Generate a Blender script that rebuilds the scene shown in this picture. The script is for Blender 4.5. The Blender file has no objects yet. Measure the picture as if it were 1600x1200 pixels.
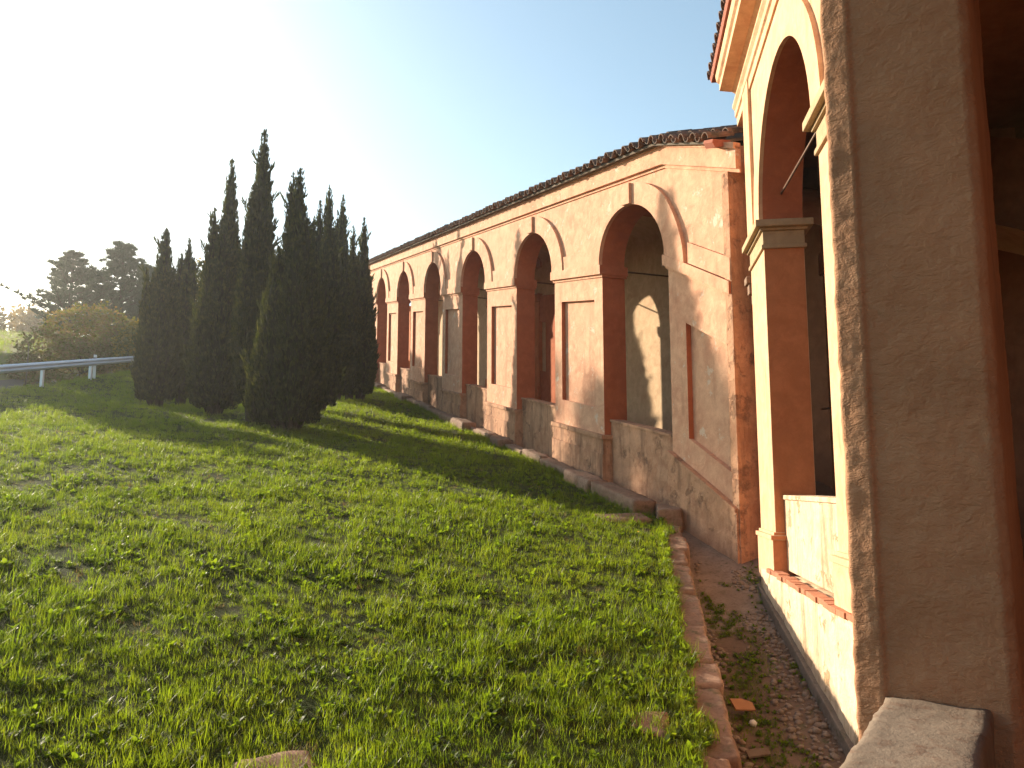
import bpy, bmesh, math, random
import numpy as np
from mathutils import Vector, Matrix, noise as mn

R = math.radians
random.seed(7); rng = np.random.default_rng(7)
S = bpy.context.scene
COL = S.collection

# ------------------------------------------------------------------ camera
F_PX, HORIZON = 1260.0, 762.0
PITCH = math.atan((HORIZON - 600) / F_PX)
CAM_Z = 3.0
cam = bpy.data.cameras.new("camera"); camo = bpy.data.objects.new("camera", cam); COL.objects.link(camo)
camo.location = (0, 0, CAM_Z); camo.rotation_euler = (R(90) + PITCH, 0, 0)
cam.sensor_width = 36; cam.lens = F_PX / 1600 * 36; cam.clip_start = 0.05; cam.clip_end = 2000
S.camera = camo

# ------------------------------------------------------------------ light
SUN_AZ, SUN_EL = -51.0, 20.7          # azimuth from +Y (negative = left), elevation
w = bpy.data.worlds.new("World"); S.world = w; w.use_nodes = True
nt = w.node_tree; nt.nodes.clear()
sky = nt.nodes.new("ShaderNodeTexSky"); sky.sky_type = 'NISHITA'; sky.sun_disc = False
sky.sun_elevation = R(SUN_EL); sky.sun_rotation = R(SUN_AZ)
sky.air_density = 1.0; sky.dust_density = 1.1; sky.ozone_density = 0.6
bg = nt.nodes.new("ShaderNodeBackground"); bg.inputs[1].default_value = 0.122
out = nt.nodes.new("ShaderNodeOutputWorld")
tint = nt.nodes.new("ShaderNodeMix"); tint.data_type = 'RGBA'; tint.blend_type = 'MULTIPLY'; tint.inputs[0].default_value = 1.0
tint.inputs[7].default_value = (1.0, 1.045, 0.93, 1)
nt.links.new(sky.outputs[0], tint.inputs[6]); nt.links.new(tint.outputs[2], bg.inputs[0]); nt.links.new(bg.outputs[0], out.inputs[0])
sl = bpy.data.lights.new("sun", 'SUN'); sl.energy = 5.0; sl.angle = R(0.55); sl.color = (1.0, 0.86, 0.66)
so = bpy.data.objects.new("sun", sl); COL.objects.link(so)
sd = Vector((math.sin(R(SUN_AZ)) * math.cos(R(SUN_EL)), math.cos(R(SUN_AZ)) * math.cos(R(SUN_EL)), math.sin(R(SUN_EL))))
so.rotation_euler = sd.to_track_quat('Z', 'Y').to_euler(); so.location = sd * 60
S.view_settings.view_transform = 'Standard'; S.view_settings.look = 'None'
S.view_settings.gamma = 1; S.view_settings.use_curve_mapping = False
S.view_settings.exposure = 1.16
S.cycles.max_bounces = 8; S.cycles.volume_bounces = 1

# ------------------------------------------------------------------ helpers
def azdir(deg): return Vector((math.sin(R(deg)), math.cos(R(deg)), 0))
def pix_ray(x, y):
    cx, cy = (x - 800) / F_PX, (600 - y) / F_PX
    c, s = math.cos(PITCH), math.sin(PITCH)
    return Vector((cx, c - cy * s, s + cy * c))

class Frame:
    """vertical facade plane: t along azimuth az, w into the building, z up; o = base point of the thing"""
    def __init__(s, az, D, t0, z0):
        s.u = azdir(az); s.n = Vector((math.cos(R(az)), -math.sin(R(az)), 0)); s.D = D; s.t0 = t0; s.z0 = z0
        s.rot = math.atan2(-s.u.y, -s.u.x)
        s.loc = s.u * t0 + s.n * D + Vector((0, 0, z0))
    def V(s, t, w, z): return (-(t - s.t0), w, z - s.z0)
    def W(s, t, w, z): return s.u * t + s.n * (s.D + w) + Vector((0, 0, z))

def props(o, label=None, cat=None, group=None, kind=None):
    if label: o["label"] = label
    if cat: o["category"] = cat
    if group: o["group"] = group
    if kind: o["kind"] = kind
    return o
def empty(name, loc, rz=0, **k):
    o = bpy.data.objects.new(name, None); COL.objects.link(o); o.location = loc; o.rotation_euler = (0, 0, rz)
    o.empty_display_size = 0.2
    return props(o, **k)
def link(name, me, parent=None, loc=None, rot=None, **k):
    o = bpy.data.objects.new(name, me); COL.objects.link(o)
    if parent is not None: o.parent = parent
    if loc is not None: o.location = loc
    if rot is not None: o.rotation_euler = rot
    return props(o, **k)

class MB:
    def __init__(s, frame=None): s.v = []; s.f = []; s.m = []; s.F = frame
    def vert(s, t, w, z):
        s.v.append(s.F.V(t, w, z) if s.F else (t, w, z)); return len(s.v) - 1
    def face(s, idx, m=0): s.f.append(idx); s.m.append(m)
    def hexa(s, t0, t1, w0, w1, zb0, zt0, zb1=None, zt1=None, side=None, m=0, back=None):
        zb1 = zb0 if zb1 is None else zb1; zt1 = zt0 if zt1 is None else zt1
        side = m if side is None else side; back = m if back is None else back
        a = [s.vert(t0, w0, zb0), s.vert(t1, w0, zb1), s.vert(t1, w0, zt1), s.vert(t0, w0, zt0),
             s.vert(t0, w1, zb0), s.vert(t1, w1, zb1), s.vert(t1, w1, zt1), s.vert(t0, w1, zt0)]
        for q, mm in (((0, 1, 2, 3), m), ((4, 5, 6, 7), back), ((0, 3, 7, 4), side), ((1, 2, 6, 5), side), ((3, 2, 6, 7), m), ((0, 1, 5, 4), m)):
            s.face([a[i] for i in q], mm)
    def prism(s, prof, t0, t1, dz0=0.0, dz1=0.0, m=0):
        """closed (w,z) profile swept from t0 to t1, ends capped, ends shifted in z"""
        a = [s.vert(t0, w, z + dz0) for w, z in prof]; b = [s.vert(t1, w, z + dz1) for w, z in prof]
        n = len(prof)
        for i in range(n): j = (i + 1) % n; s.face([a[i], a[j], b[j], b[i]], m)
        s.face(a[::-1], m); s.face(b, m)
    def tube(s, pts, r, n=8, m=0):
        rings = []
        for i, p in enumerate(pts):
            p = Vector(p); d = (Vector(pts[min(i + 1, len(pts) - 1)]) - Vector(pts[max(i - 1, 0)])).normalized()
            x = d.orthogonal().normalized(); y = d.cross(x); rr = r[i] if isinstance(r, (list, tuple)) else r
            ring = []
            for k in range(n):
                q = p + (x * math.cos(2 * math.pi * k / n) + y * math.sin(2 * math.pi * k / n)) * rr
                s.v.append(tuple(q)); ring.append(len(s.v) - 1)
            rings.append(ring)
        for a, b in zip(rings, rings[1:]):
            for k in range(n): s.face([a[k], a[(k + 1) % n], b[(k + 1) % n], b[k]], m)
        s.face(rings[0][::-1], m); s.face(rings[-1], m)
    def mesh(s, name, mats, smooth=False, recalc=True, bevel=0.0):
        me = bpy.data.meshes.new(name); me.from_pydata(s.v, [], s.f)
        me.polygons.foreach_set("material_index", s.m)
        if recalc or bevel:
            bm = bmesh.new(); bm.from_mesh(me)
            if recalc: bmesh.ops.recalc_face_normals(bm, faces=bm.faces)
            if bevel:
                bmesh.ops.bevel(bm, geom=[e for e in bm.edges if len(e.link_faces) == 2 and e.calc_face_angle(0) > 0.5], offset=bevel, segments=2, affect='EDGES', profile=0.6)
            bm.to_mesh(me); bm.free()
        if smooth: me.polygons.foreach_set("use_smooth", [True] * len(me.polygons))
        for m in (mats if isinstance(mats, (list, tuple)) else [mats]): me.materials.append(m)
        me.update(); return me
    def obj(s, name, mats, parent=None, smooth=False, recalc=True, bevel=0.0, **k):
        return link(name, s.mesh(name, mats, smooth, recalc, bevel), parent, **k)

# ------------------------------------------------------------------ materials
class N:
    """tiny node builder"""
    def __init__(s, name):
        s.mat = bpy.data.materials.new(name); s.mat.use_nodes = True; s.t = s.mat.node_tree; s.t.nodes.clear()
        s.out = s.t.nodes.new("ShaderNodeOutputMaterial"); s.co = s.t.nodes.new("ShaderNodeTexCoord")
    def n(s, typ, **kw):
        x = s.t.nodes.new("ShaderNode" + typ)
        for k, v in kw.items(): setattr(x, k, v)
        return x
    def l(s, a, b): s.t.links.new(a, b)
    def noise(s, scale, detail=4, rough=0.55, dist=0.0, stretch=None, coord=None):
        x = s.n("TexNoise"); x.inputs["Scale"].default_value = scale; x.inputs["Detail"].default_value = detail
        x.inputs["Roughness"].default_value = rough; x.inputs["Distortion"].default_value = dist
        c = coord or s.co.outputs["Object"]
        if stretch:
            mp = s.n("Mapping"); mp.inputs["Scale"].default_value = stretch; s.l(c, mp.inputs[0]); c = mp.outputs[0]
        s.l(c, x.inputs["Vector"]); return x.outputs["Fac"]
    def ramp(s, fac, *stops):
        x = s.n("ValToRGB"); e = x.color_ramp.elements
        while len(e) < len(stops): e.new(0.5)
        for el, (p, c) in zip(e, stops):
            el.position = p; el.color = (*c, 1) if len(c) == 3 else c
        s.l(fac, x.inputs[0]); return x.outputs[0]
    def mix(s, fac, a, b, mode='MIX'):
        x = s.n("Mix", data_type='RGBA', blend_type=mode)
        if isinstance(fac, (int, float)): x.inputs[0].default_value = fac
        else: s.l(fac, x.inputs[0])
        for i, v in ((6, a), (7, b)):
            if isinstance(v, tuple): x.inputs[i].default_value = (*v, 1)
            else: s.l(v, x.inputs[i])
        return x.outputs[2]
    def mth(s, op, a, b=0.0):
        x = s.n("Math", operation=op)
        for i, v in ((0, a), (1, b)):
            if isinstance(v, (int, float)): x.inputs[i].default_value = v
            else: s.l(v, x.inputs[i])
        return x.outputs[0]
    def bump(s, h, strength=0.3, dist=0.02, prev=None):
        x = s.n("Bump"); x.inputs["Strength"].default_value = strength; x.inputs["Distance"].default_value = dist
        s.l(h, x.inputs["Height"])
        if prev is not None: s.l(prev, x.inputs["Normal"])
        return x.outputs[0]
    def pbr(s, col, rough=0.85, normal=None, spec=0.3, metal=0.0):
        x = s.n("BsdfPrincipled"); x.inputs["Roughness"].default_value = rough
        x.inputs["Specular IOR Level"].default_value = spec; x.inputs["Metallic"].default_value = metal
        if isinstance(col, tuple): x.inputs["Base Color"].default_value = (*col, 1)
        else: s.l(col, x.inputs["Base Color"])
        if normal is not None: s.l(normal, x.inputs["Normal"])
        s.l(x.outputs[0], s.out.inputs[0]); return x

def G(v): return (v, v, v)
def plaster(name, a, b, stain, stain_at=0.62, patch=None, patch_at=0.66, bump=0.35, scale=1.0, soft=0.03):
    k = N(name)
    n1 = k.noise(0.9 * scale, 6, 0.62, 0.4); n2 = k.noise(4.5 * scale, 6, 0.65, 0.3); n3 = k.noise(38, 4, 0.6)
    c = k.mix(k.ramp(n1, (0.32, G(0)), (0.68, G(1))), a, b)
    c = k.mix(k.ramp(n2, (0.42, G(0)), (0.68, G(0.75))), c, tuple(min(1, x * 1.24) for x in b))
    n5 = k.noise(2.2 * scale, 5, 0.7, 0.8)
    c = k.mix(k.ramp(n5, (0.52, G(0)), (0.70, G(0.6))), c, tuple(x * .86 * (1 if i == 0 else .88) for i, x in enumerate(a)))
    streak = k.noise(1.0, 6, 0.7, 0.2, stretch=(3.2, 3.2, 0.5))
    c = k.mix(k.ramp(streak, (stain_at, G(0)), (stain_at + 0.16, G(0.65))), c, stain)
    h = n2
    if patch:
        n4 = k.noise(2.3, 8, 0.72, 0.15)
        f = k.ramp(n4, (patch_at, G(0)), (patch_at + soft, G(1)))
        c = k.mix(f, c, patch); h = k.mth('SUBTRACT', n2, k.mth('MULTIPLY', f, 0.6))
    c = k.mix(k.ramp(n3, (0.35, G(0.0)), (0.7, G(0.18))), c, stain)
    nb = k.bump(n3, bump * 0.6, 0.01); nb = k.bump(h, bump, 0.05, nb)
    k.pbr(c, 0.9, nb, 0.2); return k.mat

M = {}
M['front'] = plaster("peach_plaster", (0.54, 0.255, 0.155), (0.62, 0.36, 0.232), (0.34, 0.165, 0.10), 0.56, (0.66, 0.50, 0.38), 0.585, soft=0.05)  # peach tone of the arcade fronts, mottled and stained by noise
M['base'] = plaster("weathered_base_plaster", (0.40, 0.195, 0.112), (0.50, 0.28, 0.17), (0.14, 0.072, 0.045), 0.50, (0.24, 0.13, 0.085), 0.55, 0.7, soft=0.10)
M['red'] = plaster("brick_red_paint", (0.37, 0.108, 0.048), (0.41, 0.125, 0.056), (0.24, 0.07, 0.04), 0.66, None, 0.7, 0.2)
M['cream'] = plaster("cream_interior_paint", (0.50, 0.335, 0.20), (0.56, 0.40, 0.25), (0.34, 0.21, 0.125), 0.62, None, 0.7, 0.2)
M['pav'] = plaster("ochre_peach_plaster", (0.56, 0.325, 0.19), (0.62, 0.39, 0.24), (0.40, 0.20, 0.105), 0.56, None, 0.7, 0.2)
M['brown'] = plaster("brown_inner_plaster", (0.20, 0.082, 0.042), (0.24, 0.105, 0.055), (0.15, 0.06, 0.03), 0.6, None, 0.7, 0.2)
M['jamb'] = plaster("orange_jamb_plaster", (0.47, 0.165, 0.066), (0.51, 0.19, 0.08), (0.38, 0.13, 0.06), 0.6, None, 0.7, 0.2)
M['pavlow'] = plaster("pale_flaking_plaster", (0.56, 0.39, 0.25), (0.64, 0.49, 0.345), (0.27, 0.14, 0.075), 0.50, (0.42, 0.27, 0.15), 0.58, 0.6)
M['capstone'] = plaster("ochre_capital_stone", (0.36, 0.25, 0.15), (0.42, 0.30, 0.18), (0.26, 0.18, 0.11), 0.55, None, 0.7, 0.4)

def mk_rough():
    k = N("rough_brown_render")
    n1 = k.noise(1.3, 6, 0.6, 0.4); n2 = k.noise(9, 7, 0.7, 0.8); n3 = k.noise(60, 4, 0.6)
    v = k.n("TexVoronoi", feature='SMOOTH_F1'); v.inputs["Scale"].default_value = 7; k.l(k.co.outputs["Object"], v.inputs["Vector"])
    c = k.mix(k.ramp(n1, (0.35, G(0)), (0.65, G(1))), (0.28, 0.138, 0.074), (0.38, 0.195, 0.108))
    c = k.mix(k.ramp(n2, (0.45, G(0)), (0.75, G(0.5))), c, (0.36, 0.225, 0.14))
    big = k.noise(0.8, 3, 0.5, 0.2)
    c = k.mix(k.ramp(big, (0.52, G(0)), (0.62, G(0.6))), c, (0.215, 0.115, 0.066))
    nb = k.bump(n3, 0.5, 0.008); nb = k.bump(k.noise(16, 5, 0.65, 0.5, stretch=(1, 1, 1.8)), 0.6, 0.03, nb); nb = k.bump(v.outputs[0], 0.2, 0.03, nb)
    k.pbr(c, 0.92, nb, 0.2); return k.mat
M['rough'] = mk_rough()

def mk_stone(name, a, b, dark, moss=None):
    k = N(name); n1 = k.noise(3, 6, 0.65, 0.3); n2 = k.noise(22, 5, 0.7); n3 = k.noise(90, 3, 0.6)
    oi = k.n("ObjectInfo")
    c = k.mix(k.ramp(n1, (0.35, G(0)), (0.65, G(1))), a, b)
    c = k.mix(k.ramp(n2, (0.5, G(0)), (0.72, G(0.8))), c, dark)
    c = k.mix(k.mth('MULTIPLY', oi.outputs["Random"], 0.35), c, dark)
    if moss: c = k.mix(k.ramp(k.noise(5, 5, 0.7, 0.5), (0.56, G(0)), (0.68, G(0.75))), c, moss)
    nb = k.bump(n3, 0.35, 0.006); nb = k.bump(n2, 0.4, 0.012, nb)
    k.pbr(c, 0.88, nb, 0.25); return k.mat
M['kerb'] = mk_stone("weathered_kerb_stone", (0.22, 0.125, 0.083), (0.32, 0.205, 0.145), (0.10, 0.06, 0.04), (0.08, 0.08, 0.035))
M['parstone'] = mk_stone("worn_sill_stone", (0.15, 0.112, 0.083), (0.21, 0.16, 0.12), (0.115, 0.055, 0.034))
M['cobble'] = mk_stone("river_pebble", (0.22, 0.155, 0.115), (0.32, 0.25, 0.20), (0.12, 0.08, 0.055))
M['soil'] = mk_stone("gutter_soil", (0.13, 0.075, 0.05), (0.18, 0.115, 0.08), (0.06, 0.04, 0.028), (0.06, 0.07, 0.025))
M['mortar'] = mk_stone("mortar_ledge", (0.19, 0.135, 0.10), (0.28, 0.21, 0.165), (0.09, 0.06, 0.042), (0.06, 0.06, 0.03))
M['floor'] = mk_stone("worn_floor_paving", (0.15, 0.11, 0.085), (0.20, 0.15, 0.12), (0.09, 0.065, 0.05))
M['brick'] = mk_stone("red_brick", (0.40, 0.15, 0.08), (0.46, 0.20, 0.115), (0.22, 0.085, 0.05))
M['whitestone'] = mk_stone("pale_stone", (0.62, 0.58, 0.52), (0.70, 0.66, 0.60), (0.5, 0.45, 0.4))

def mk_tile():
    k = N("old_roof_tile"); oi = k.n("ObjectInfo"); n1 = k.noise(6, 5, 0.65); n2 = k.noise(30, 4, 0.65)
    c = k.mix(oi.outputs["Random"], (0.13, 0.075, 0.055), (0.20, 0.115, 0.085))
    c = k.mix(k.ramp(n1, (0.42, G(0)), (0.62, G(0.9))), c, (0.075, 0.062, 0.052))
    c = k.mix(k.ramp(n2, (0.56, G(0)), (0.7, G(0.6))), c, (0.24, 0.21, 0.15))
    k.pbr(c, 0.9, k.bump(n2, 0.5, 0.01), 0.2); return k.mat
M['tile'] = mk_tile()
k = N("red_terracotta"); k.pbr(k.mix(k.noise(9, 5, 0.6), (0.28, 0.075, 0.045), (0.36, 0.12, 0.07)), 0.85, k.bump(k.noise(40), 0.3, 0.01)); M['terra'] = k.mat
k = N("rusty_iron"); k.pbr(k.mix(k.noise(25, 5, 0.6), (0.10, 0.055, 0.035), (0.17, 0.10, 0.065)), 0.6, k.bump(k.noise(80), 0.3, 0.004), 0.4, 0.4); M['iron'] = k.mat
k = N("galvanised_steel"); k.pbr(k.mix(k.noise(3, 5, 0.6), (0.44, 0.50, 0.57), (0.54, 0.60, 0.67)), 0.42, None, 0.5, 0.75); M['steel'] = k.mat
k = N("white_post_paint"); k.pbr(k.mix(k.noise(9, 5, 0.6), (0.74, 0.74, 0.72), (0.80, 0.80, 0.78)), 0.5); M['white'] = k.mat
k = N("dark_reflector"); k.pbr((0.03, 0.03, 0.035), 0.4); M['black'] = k.mat
k = N("amber_reflector"); k.pbr((0.75, 0.25, 0.06), 0.25, None, 0.6); M['amber'] = k.mat
k = N("asphalt"); k.pbr(k.mix(k.noise(40, 5, 0.7), (0.04, 0.04, 0.042), (0.065, 0.064, 0.062)), 0.9, k.bump(k.noise(120), 0.4, 0.005)); M['asphalt'] = k.mat
k = N("grey_weathered_wood"); k.pbr(k.mix(k.noise(8, 5, 0.6, stretch=(6, 6, 0.6)), (0.10, 0.075, 0.055), (0.17, 0.135, 0.10)), 0.9); M['wood'] = k.mat

def mk_bark(name, a, b):
    k = N(name); n = k.noise(9, 6, 0.7, 0.4, stretch=(3, 3, 0.5))
    k.pbr(k.mix(n, a, b), 0.92, k.bump(n, 0.7, 0.03), 0.15); return k.mat
M['bark'] = mk_bark("cypress_bark", (0.035, 0.030, 0.025), (0.075, 0.064, 0.052))

def mk_leaf(name, a, b, c3, trans=0.35, tcol=None, rough=0.55, spec=0.3, inst=False, scale=0.35, third=0.60):
    """two-sided leaf: diffuse/gloss + translucency, colour by a broad and a fine noise"""
    k = N(name); geo = k.n("NewGeometry"); oi = k.n("ObjectInfo")
    pos = geo.outputs["Position"]
    n1 = k.noise(scale, 4, 0.6, 0.2, coord=pos); n2 = k.noise(7.0, 3, 0.6, coord=pos)
    c = k.mix(k.ramp(n1, (0.36, G(0)), (0.64, G(1))), a, b)
    c = k.mix(k.ramp(n2, (third - 0.1, G(0)), (third + 0.12, G(0.8))), c, c3)
    if inst: c = k.mix(k.mth('MULTIPLY', oi.outputs["Random"], 0.5), c, b)
    p = k.pbr(c, rough, None, spec)
    tr = k.n("BsdfTranslucent"); k.l(k.mix(1.0, c, tcol or (1.5, 1.35, 0.6), 'MULTIPLY'), tr.inputs[0])
    ms = k.n("MixShader"); ms.inputs[0].default_value = trans
    k.l(p.outputs[0], ms.inputs[1]); k.l(tr.outputs[0], ms.inputs[2]); k.l(ms.outputs[0], k.out.inputs[0]); return k.mat
M['cyp'] = mk_leaf("cypress_foliage", (0.017, 0.026, 0.014), (0.026, 0.037, 0.017), (0.070, 0.076, 0.028), 0.36, (2.3, 2.0, 0.6), 0.7, 0.12, scale=0.9, third=.56)  # brighter third tone paints backlit rim clumps into the leaf colour
k = N("cypress_blocking_core"); k.pbr(k.mix(k.noise(7, 5, 0.7), (0.018, 0.022, 0.012), (0.035, 0.036, 0.022)), 0.95, None, 0.05); M['cypcore'] = k.mat  # dark fill for the added light-blocking core of the crowns
M['grass'] = mk_leaf("lawn_grass", (0.046, 0.080, 0.014), (0.072, 0.104, 0.018), (0.11, 0.12, 0.03), 0.60, (3.7, 3.4, 0.6), 0.42, 0.3, True, 0.45)
M['weed'] = mk_leaf("broad_lawn_weeds", (0.045, 0.085, 0.016), (0.07, 0.11, 0.020), (0.09, 0.12, 0.024), 0.60, (3.5, 3.1, 0.6), 0.5, 0.25, True, 0.5)
M['dry'] = mk_leaf("dry_grass", (0.20, 0.15, 0.07), (0.26, 0.20, 0.10), (0.15, 0.11, 0.05), 0.35, (1.3, 1.2, 0.8), 0.6, 0.2, True, 0.5)
M['pine'] = mk_leaf("pine_needles", (0.035, 0.055, 0.038), (0.05, 0.075, 0.05), (0.07, 0.09, 0.05), 0.25, (1.3, 1.4, 0.8), 0.6, 0.2, scale=0.5)
M['tawny'] = mk_leaf("tawny_shrub_leaves", (0.13, 0.095, 0.042), (0.16, 0.13, 0.05), (0.25, 0.17, 0.09), 0.40, (1.5, 1.3, 0.8), 0.6, 0.2, scale=0.7)
M['olive'] = mk_leaf("olive_shrub_leaves", (0.09, 0.105, 0.03), (0.125, 0.13, 0.035), (0.17, 0.15, 0.05), 0.40, (1.6, 1.5, 0.6), 0.6, 0.2, scale=0.7)
M['yellow'] = mk_leaf("yellow_autumn_leaves", (0.24, 0.18, 0.035), (0.30, 0.22, 0.045), (0.18, 0.16, 0.04), 0.45, (1.4, 1.3, 0.6), 0.6, 0.2, scale=0.7)
M['flower'] = mk_leaf("dandelion_petals", (0.75, 0.5, 0.02), (0.8, 0.55, 0.03), (0.8, 0.55, 0.03), 0.3, (1, 1, 1))

def mk_lawn():
    k = N("lawn_ground"); pos = k.n("NewGeometry").outputs["Position"]
    n1 = k.noise(0.35, 5, 0.6, 0.4, coord=pos); n2 = k.noise(6, 6, 0.7, coord=pos); n3 = k.noise(40, 4, 0.7, coord=pos)
    c = k.mix(k.ramp(n1, (0.35, G(0)), (0.65, G(1))), (0.040, 0.056, 0.014), (0.060, 0.070, 0.018))
    c = k.mix(k.ramp(n2, (0.5, G(0)), (0.72, G(0.75))), c, (0.062, 0.046, 0.026))
    c = k.mix(k.ramp(n3, (0.45, G(0)), (0.75, G(0.6))), c, (0.03, 0.04, 0.012))
    k.pbr(c, 0.95, k.bump(n3, 0.8, 0.05), 0.1); return k.mat
M['lawn'] = mk_lawn()
def mk_field():
    k = N("meadow_ground"); pos = k.n("NewGeometry").outputs["Position"]
    n1 = k.noise(0.12, 5, 0.6, 0.4, coord=pos); n2 = k.noise(2.2, 6, 0.7, coord=pos)
    c = k.mix(k.ramp(n1, (0.35, G(0)), (0.65, G(1))), (0.13, 0.15, 0.04), (0.19, 0.19, 0.065))
    c = k.mix(k.ramp(n2, (0.5, G(0)), (0.75, G(0.5))), c, (0.15, 0.11, 0.06))
    k.pbr(c, 0.95, k.bump(n2, 0.8, 0.1), 0.1); return k.mat
M['field'] = mk_field()

# ------------------------------------------------------------------ frames
FA = Frame(-20.0, 7.8, 28.0, 5.5)            # long climbing arcade
FP = Frame(7.98, 2.0, 10.0, 0.9)             # tall pavilion bay
FN = Frame(32.6, 0.0, 3.3, 1.4)              # near bay (camera stands in it)

# ------------------------------------------------------------------ ground
def lawn_plane(x, y): return 0.05 - 0.08 * x + 0.183 * y
KERB_P0 = Vector((math.sin(R(7.98)) * 3.2 + 0.99 * 0.40, math.cos(R(7.98)) * 3.2 - 0.139 * 0.40))   # kerb along the pavilion
KERB_C = Vector((2.55, 14.15))                                                                # corner
KERB_P1 = Vector((-8.6, 45.6))
def side_of(a, b, x, y):
    d = (b - a).normalized(); return (x - a.x) * d.y - (y - a.y) * d.x      # >0 = right of a->b
ext0 = KERB_P0 - (KERB_C - KERB_P0).normalized() * 14
ext1 = KERB_P1 + (KERB_P1 - KERB_C).normalized() * 60
def right_of_kerb(x, y):
    a = side_of(ext0, KERB_C, x, y); b = side_of(KERB_C, ext1, x, y)
    return max(a, b)             # the kerb turns left: either line to the right counts
def rail_x(y): return -17.2 - 0.09 * (y - 29)
def ground_z(x, y):
    yy = y if y < 74 else 74 + (1 - math.exp(-(y - 74) / 9)) * 9 - 0.25 * max(0, y - 90)
    z = 0.05 - 0.08 * max(x, -60) + 0.183 * yy
    z += 0.10 * mn.noise(Vector((x * 0.22, y * 0.22, 3))) + 0.03 * mn.noise(Vector((x * 0.9, y * 0.9, 9)))
    z -= 0.32 * math.exp(-((x + 13) ** 2 + (y - 29.5) ** 2) / 22)
    d = rail_x(y) - x                                       # distance past the guard rail
    if d > 0.3:
        z -= 1.1 * min(1, (d - 0.3) / 1.4) * (1 if d < 7.5 else max(0, 1 - (d - 7.5) / 2))
    r = right_of_kerb(x, y)
    if r > 0.05: z -= 0.9 * min(1, (r - 0.05) / 0.2)
    return z

def axis(parts):
    o = [parts[0][0]]
    for a, b, s in parts:
        n = max(1, round((b - a) / s)); o += [a + (b - a) * i / n for i in range(1, n + 1)]
    return o
xs = axis([(-260, -80, 20), (-80, -30, 4), (-30, -12, 0.6), (-12, -4, 0.5), (-4, 4, 0.16), (4, 12, 1), (12, 60, 6), (60, 260, 25)])
ys = axis([(-60, -4, 6), (-4, 2, 1), (2, 18, 0.18), (18, 46, 0.45), (46, 100, 2), (100, 320, 20)])
mbg = MB()
nx, ny = len(xs), len(ys)
for y in ys:
    for x in xs: mbg.v.append((x, y, ground_z(x, y)))
for j in range(ny - 1):
    for i in range(nx - 1):
        xm, ym = (xs[i] + xs[i + 1]) / 2, (ys[j] + ys[j + 1]) / 2
        mbg.face([j * nx + i, j * nx + i + 1, (j + 1) * nx + i + 1, (j + 1) * nx + i], 1 if xm < rail_x(ym) - 1.0 or ym > 60 else 0)
mbg.obj("lawn", [M['lawn'], M['field']], smooth=True, recalc=False, kind='structure')
# road beyond the guard rail
mr = MB(); prev = None
for y in np.arange(-40, 70.1, 2.0):
    a = mr.vert(rail_x(y) - 2.0, y, ground_z(rail_x(y) - 2.0, y) + 0.05); b = mr.vert(rail_x(y) - 7.2, y, ground_z(rail_x(y) - 7.2, y) + 0.05)
    if prev: mr.face([prev[0], a, b, prev[1]])
    prev = (a, b)
mr.obj("road", M['asphalt'], smooth=True, kind='structure')

# ------------------------------------------------------------------ arcade (far, climbing)
SL = 0.1925; C0 = 14.23; PITCH_B = 5.43; H = 1.38; KINK = 12.86; NB = 7
def arc(t, k=0.5):                     # rake of the whole arcade; steeper past the kink where the steps are
    return SL * (t - C0) if t >= KINK else SL * (KINK - C0) - k * (KINK - t)
Z_IMP0, Z_IMP1, RISE = 7.34, 7.61, 1.17
Z_SILL, Z_STR, Z_EAVE = 4.20, 9.38, 9.78
def zground_arc(t): return (2.95 if t >= KINK else 2.95) + (0.205 if t >= KINK else 0.27) * (t - C0)
arcade = empty("arcade", FA.W(FA.t0, 0, FA.z0), FA.rot, label="long arcade of peach plaster arches climbing the slope behind the cypresses", cat="arcade")
T_END = C0 + PITCH_B * (NB - 1) + H + 1.4
T_START = 10.85
centers = [C0 + PITCH_B * i for i in range(NB)]

def sheared(mb, t0, t1, w0, w1, zb, zt, kb=0.5, kt=0.5, **k):
    """box following the rake; zb/zt are heights at C0; split at the kink"""
    cuts = [t0] + ([KINK] if t0 < KINK - 1e-6 < t1 - 1e-6 and t0 < KINK < t1 else []) + [t1]
    for a, b in zip(cuts, cuts[1:]):
        mb.hexa(a, b, w0, w1, zb + arc(a, kb), zt + arc(a, kt), zb + arc(b, kb), zt + arc(b, kt), **k)

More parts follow.
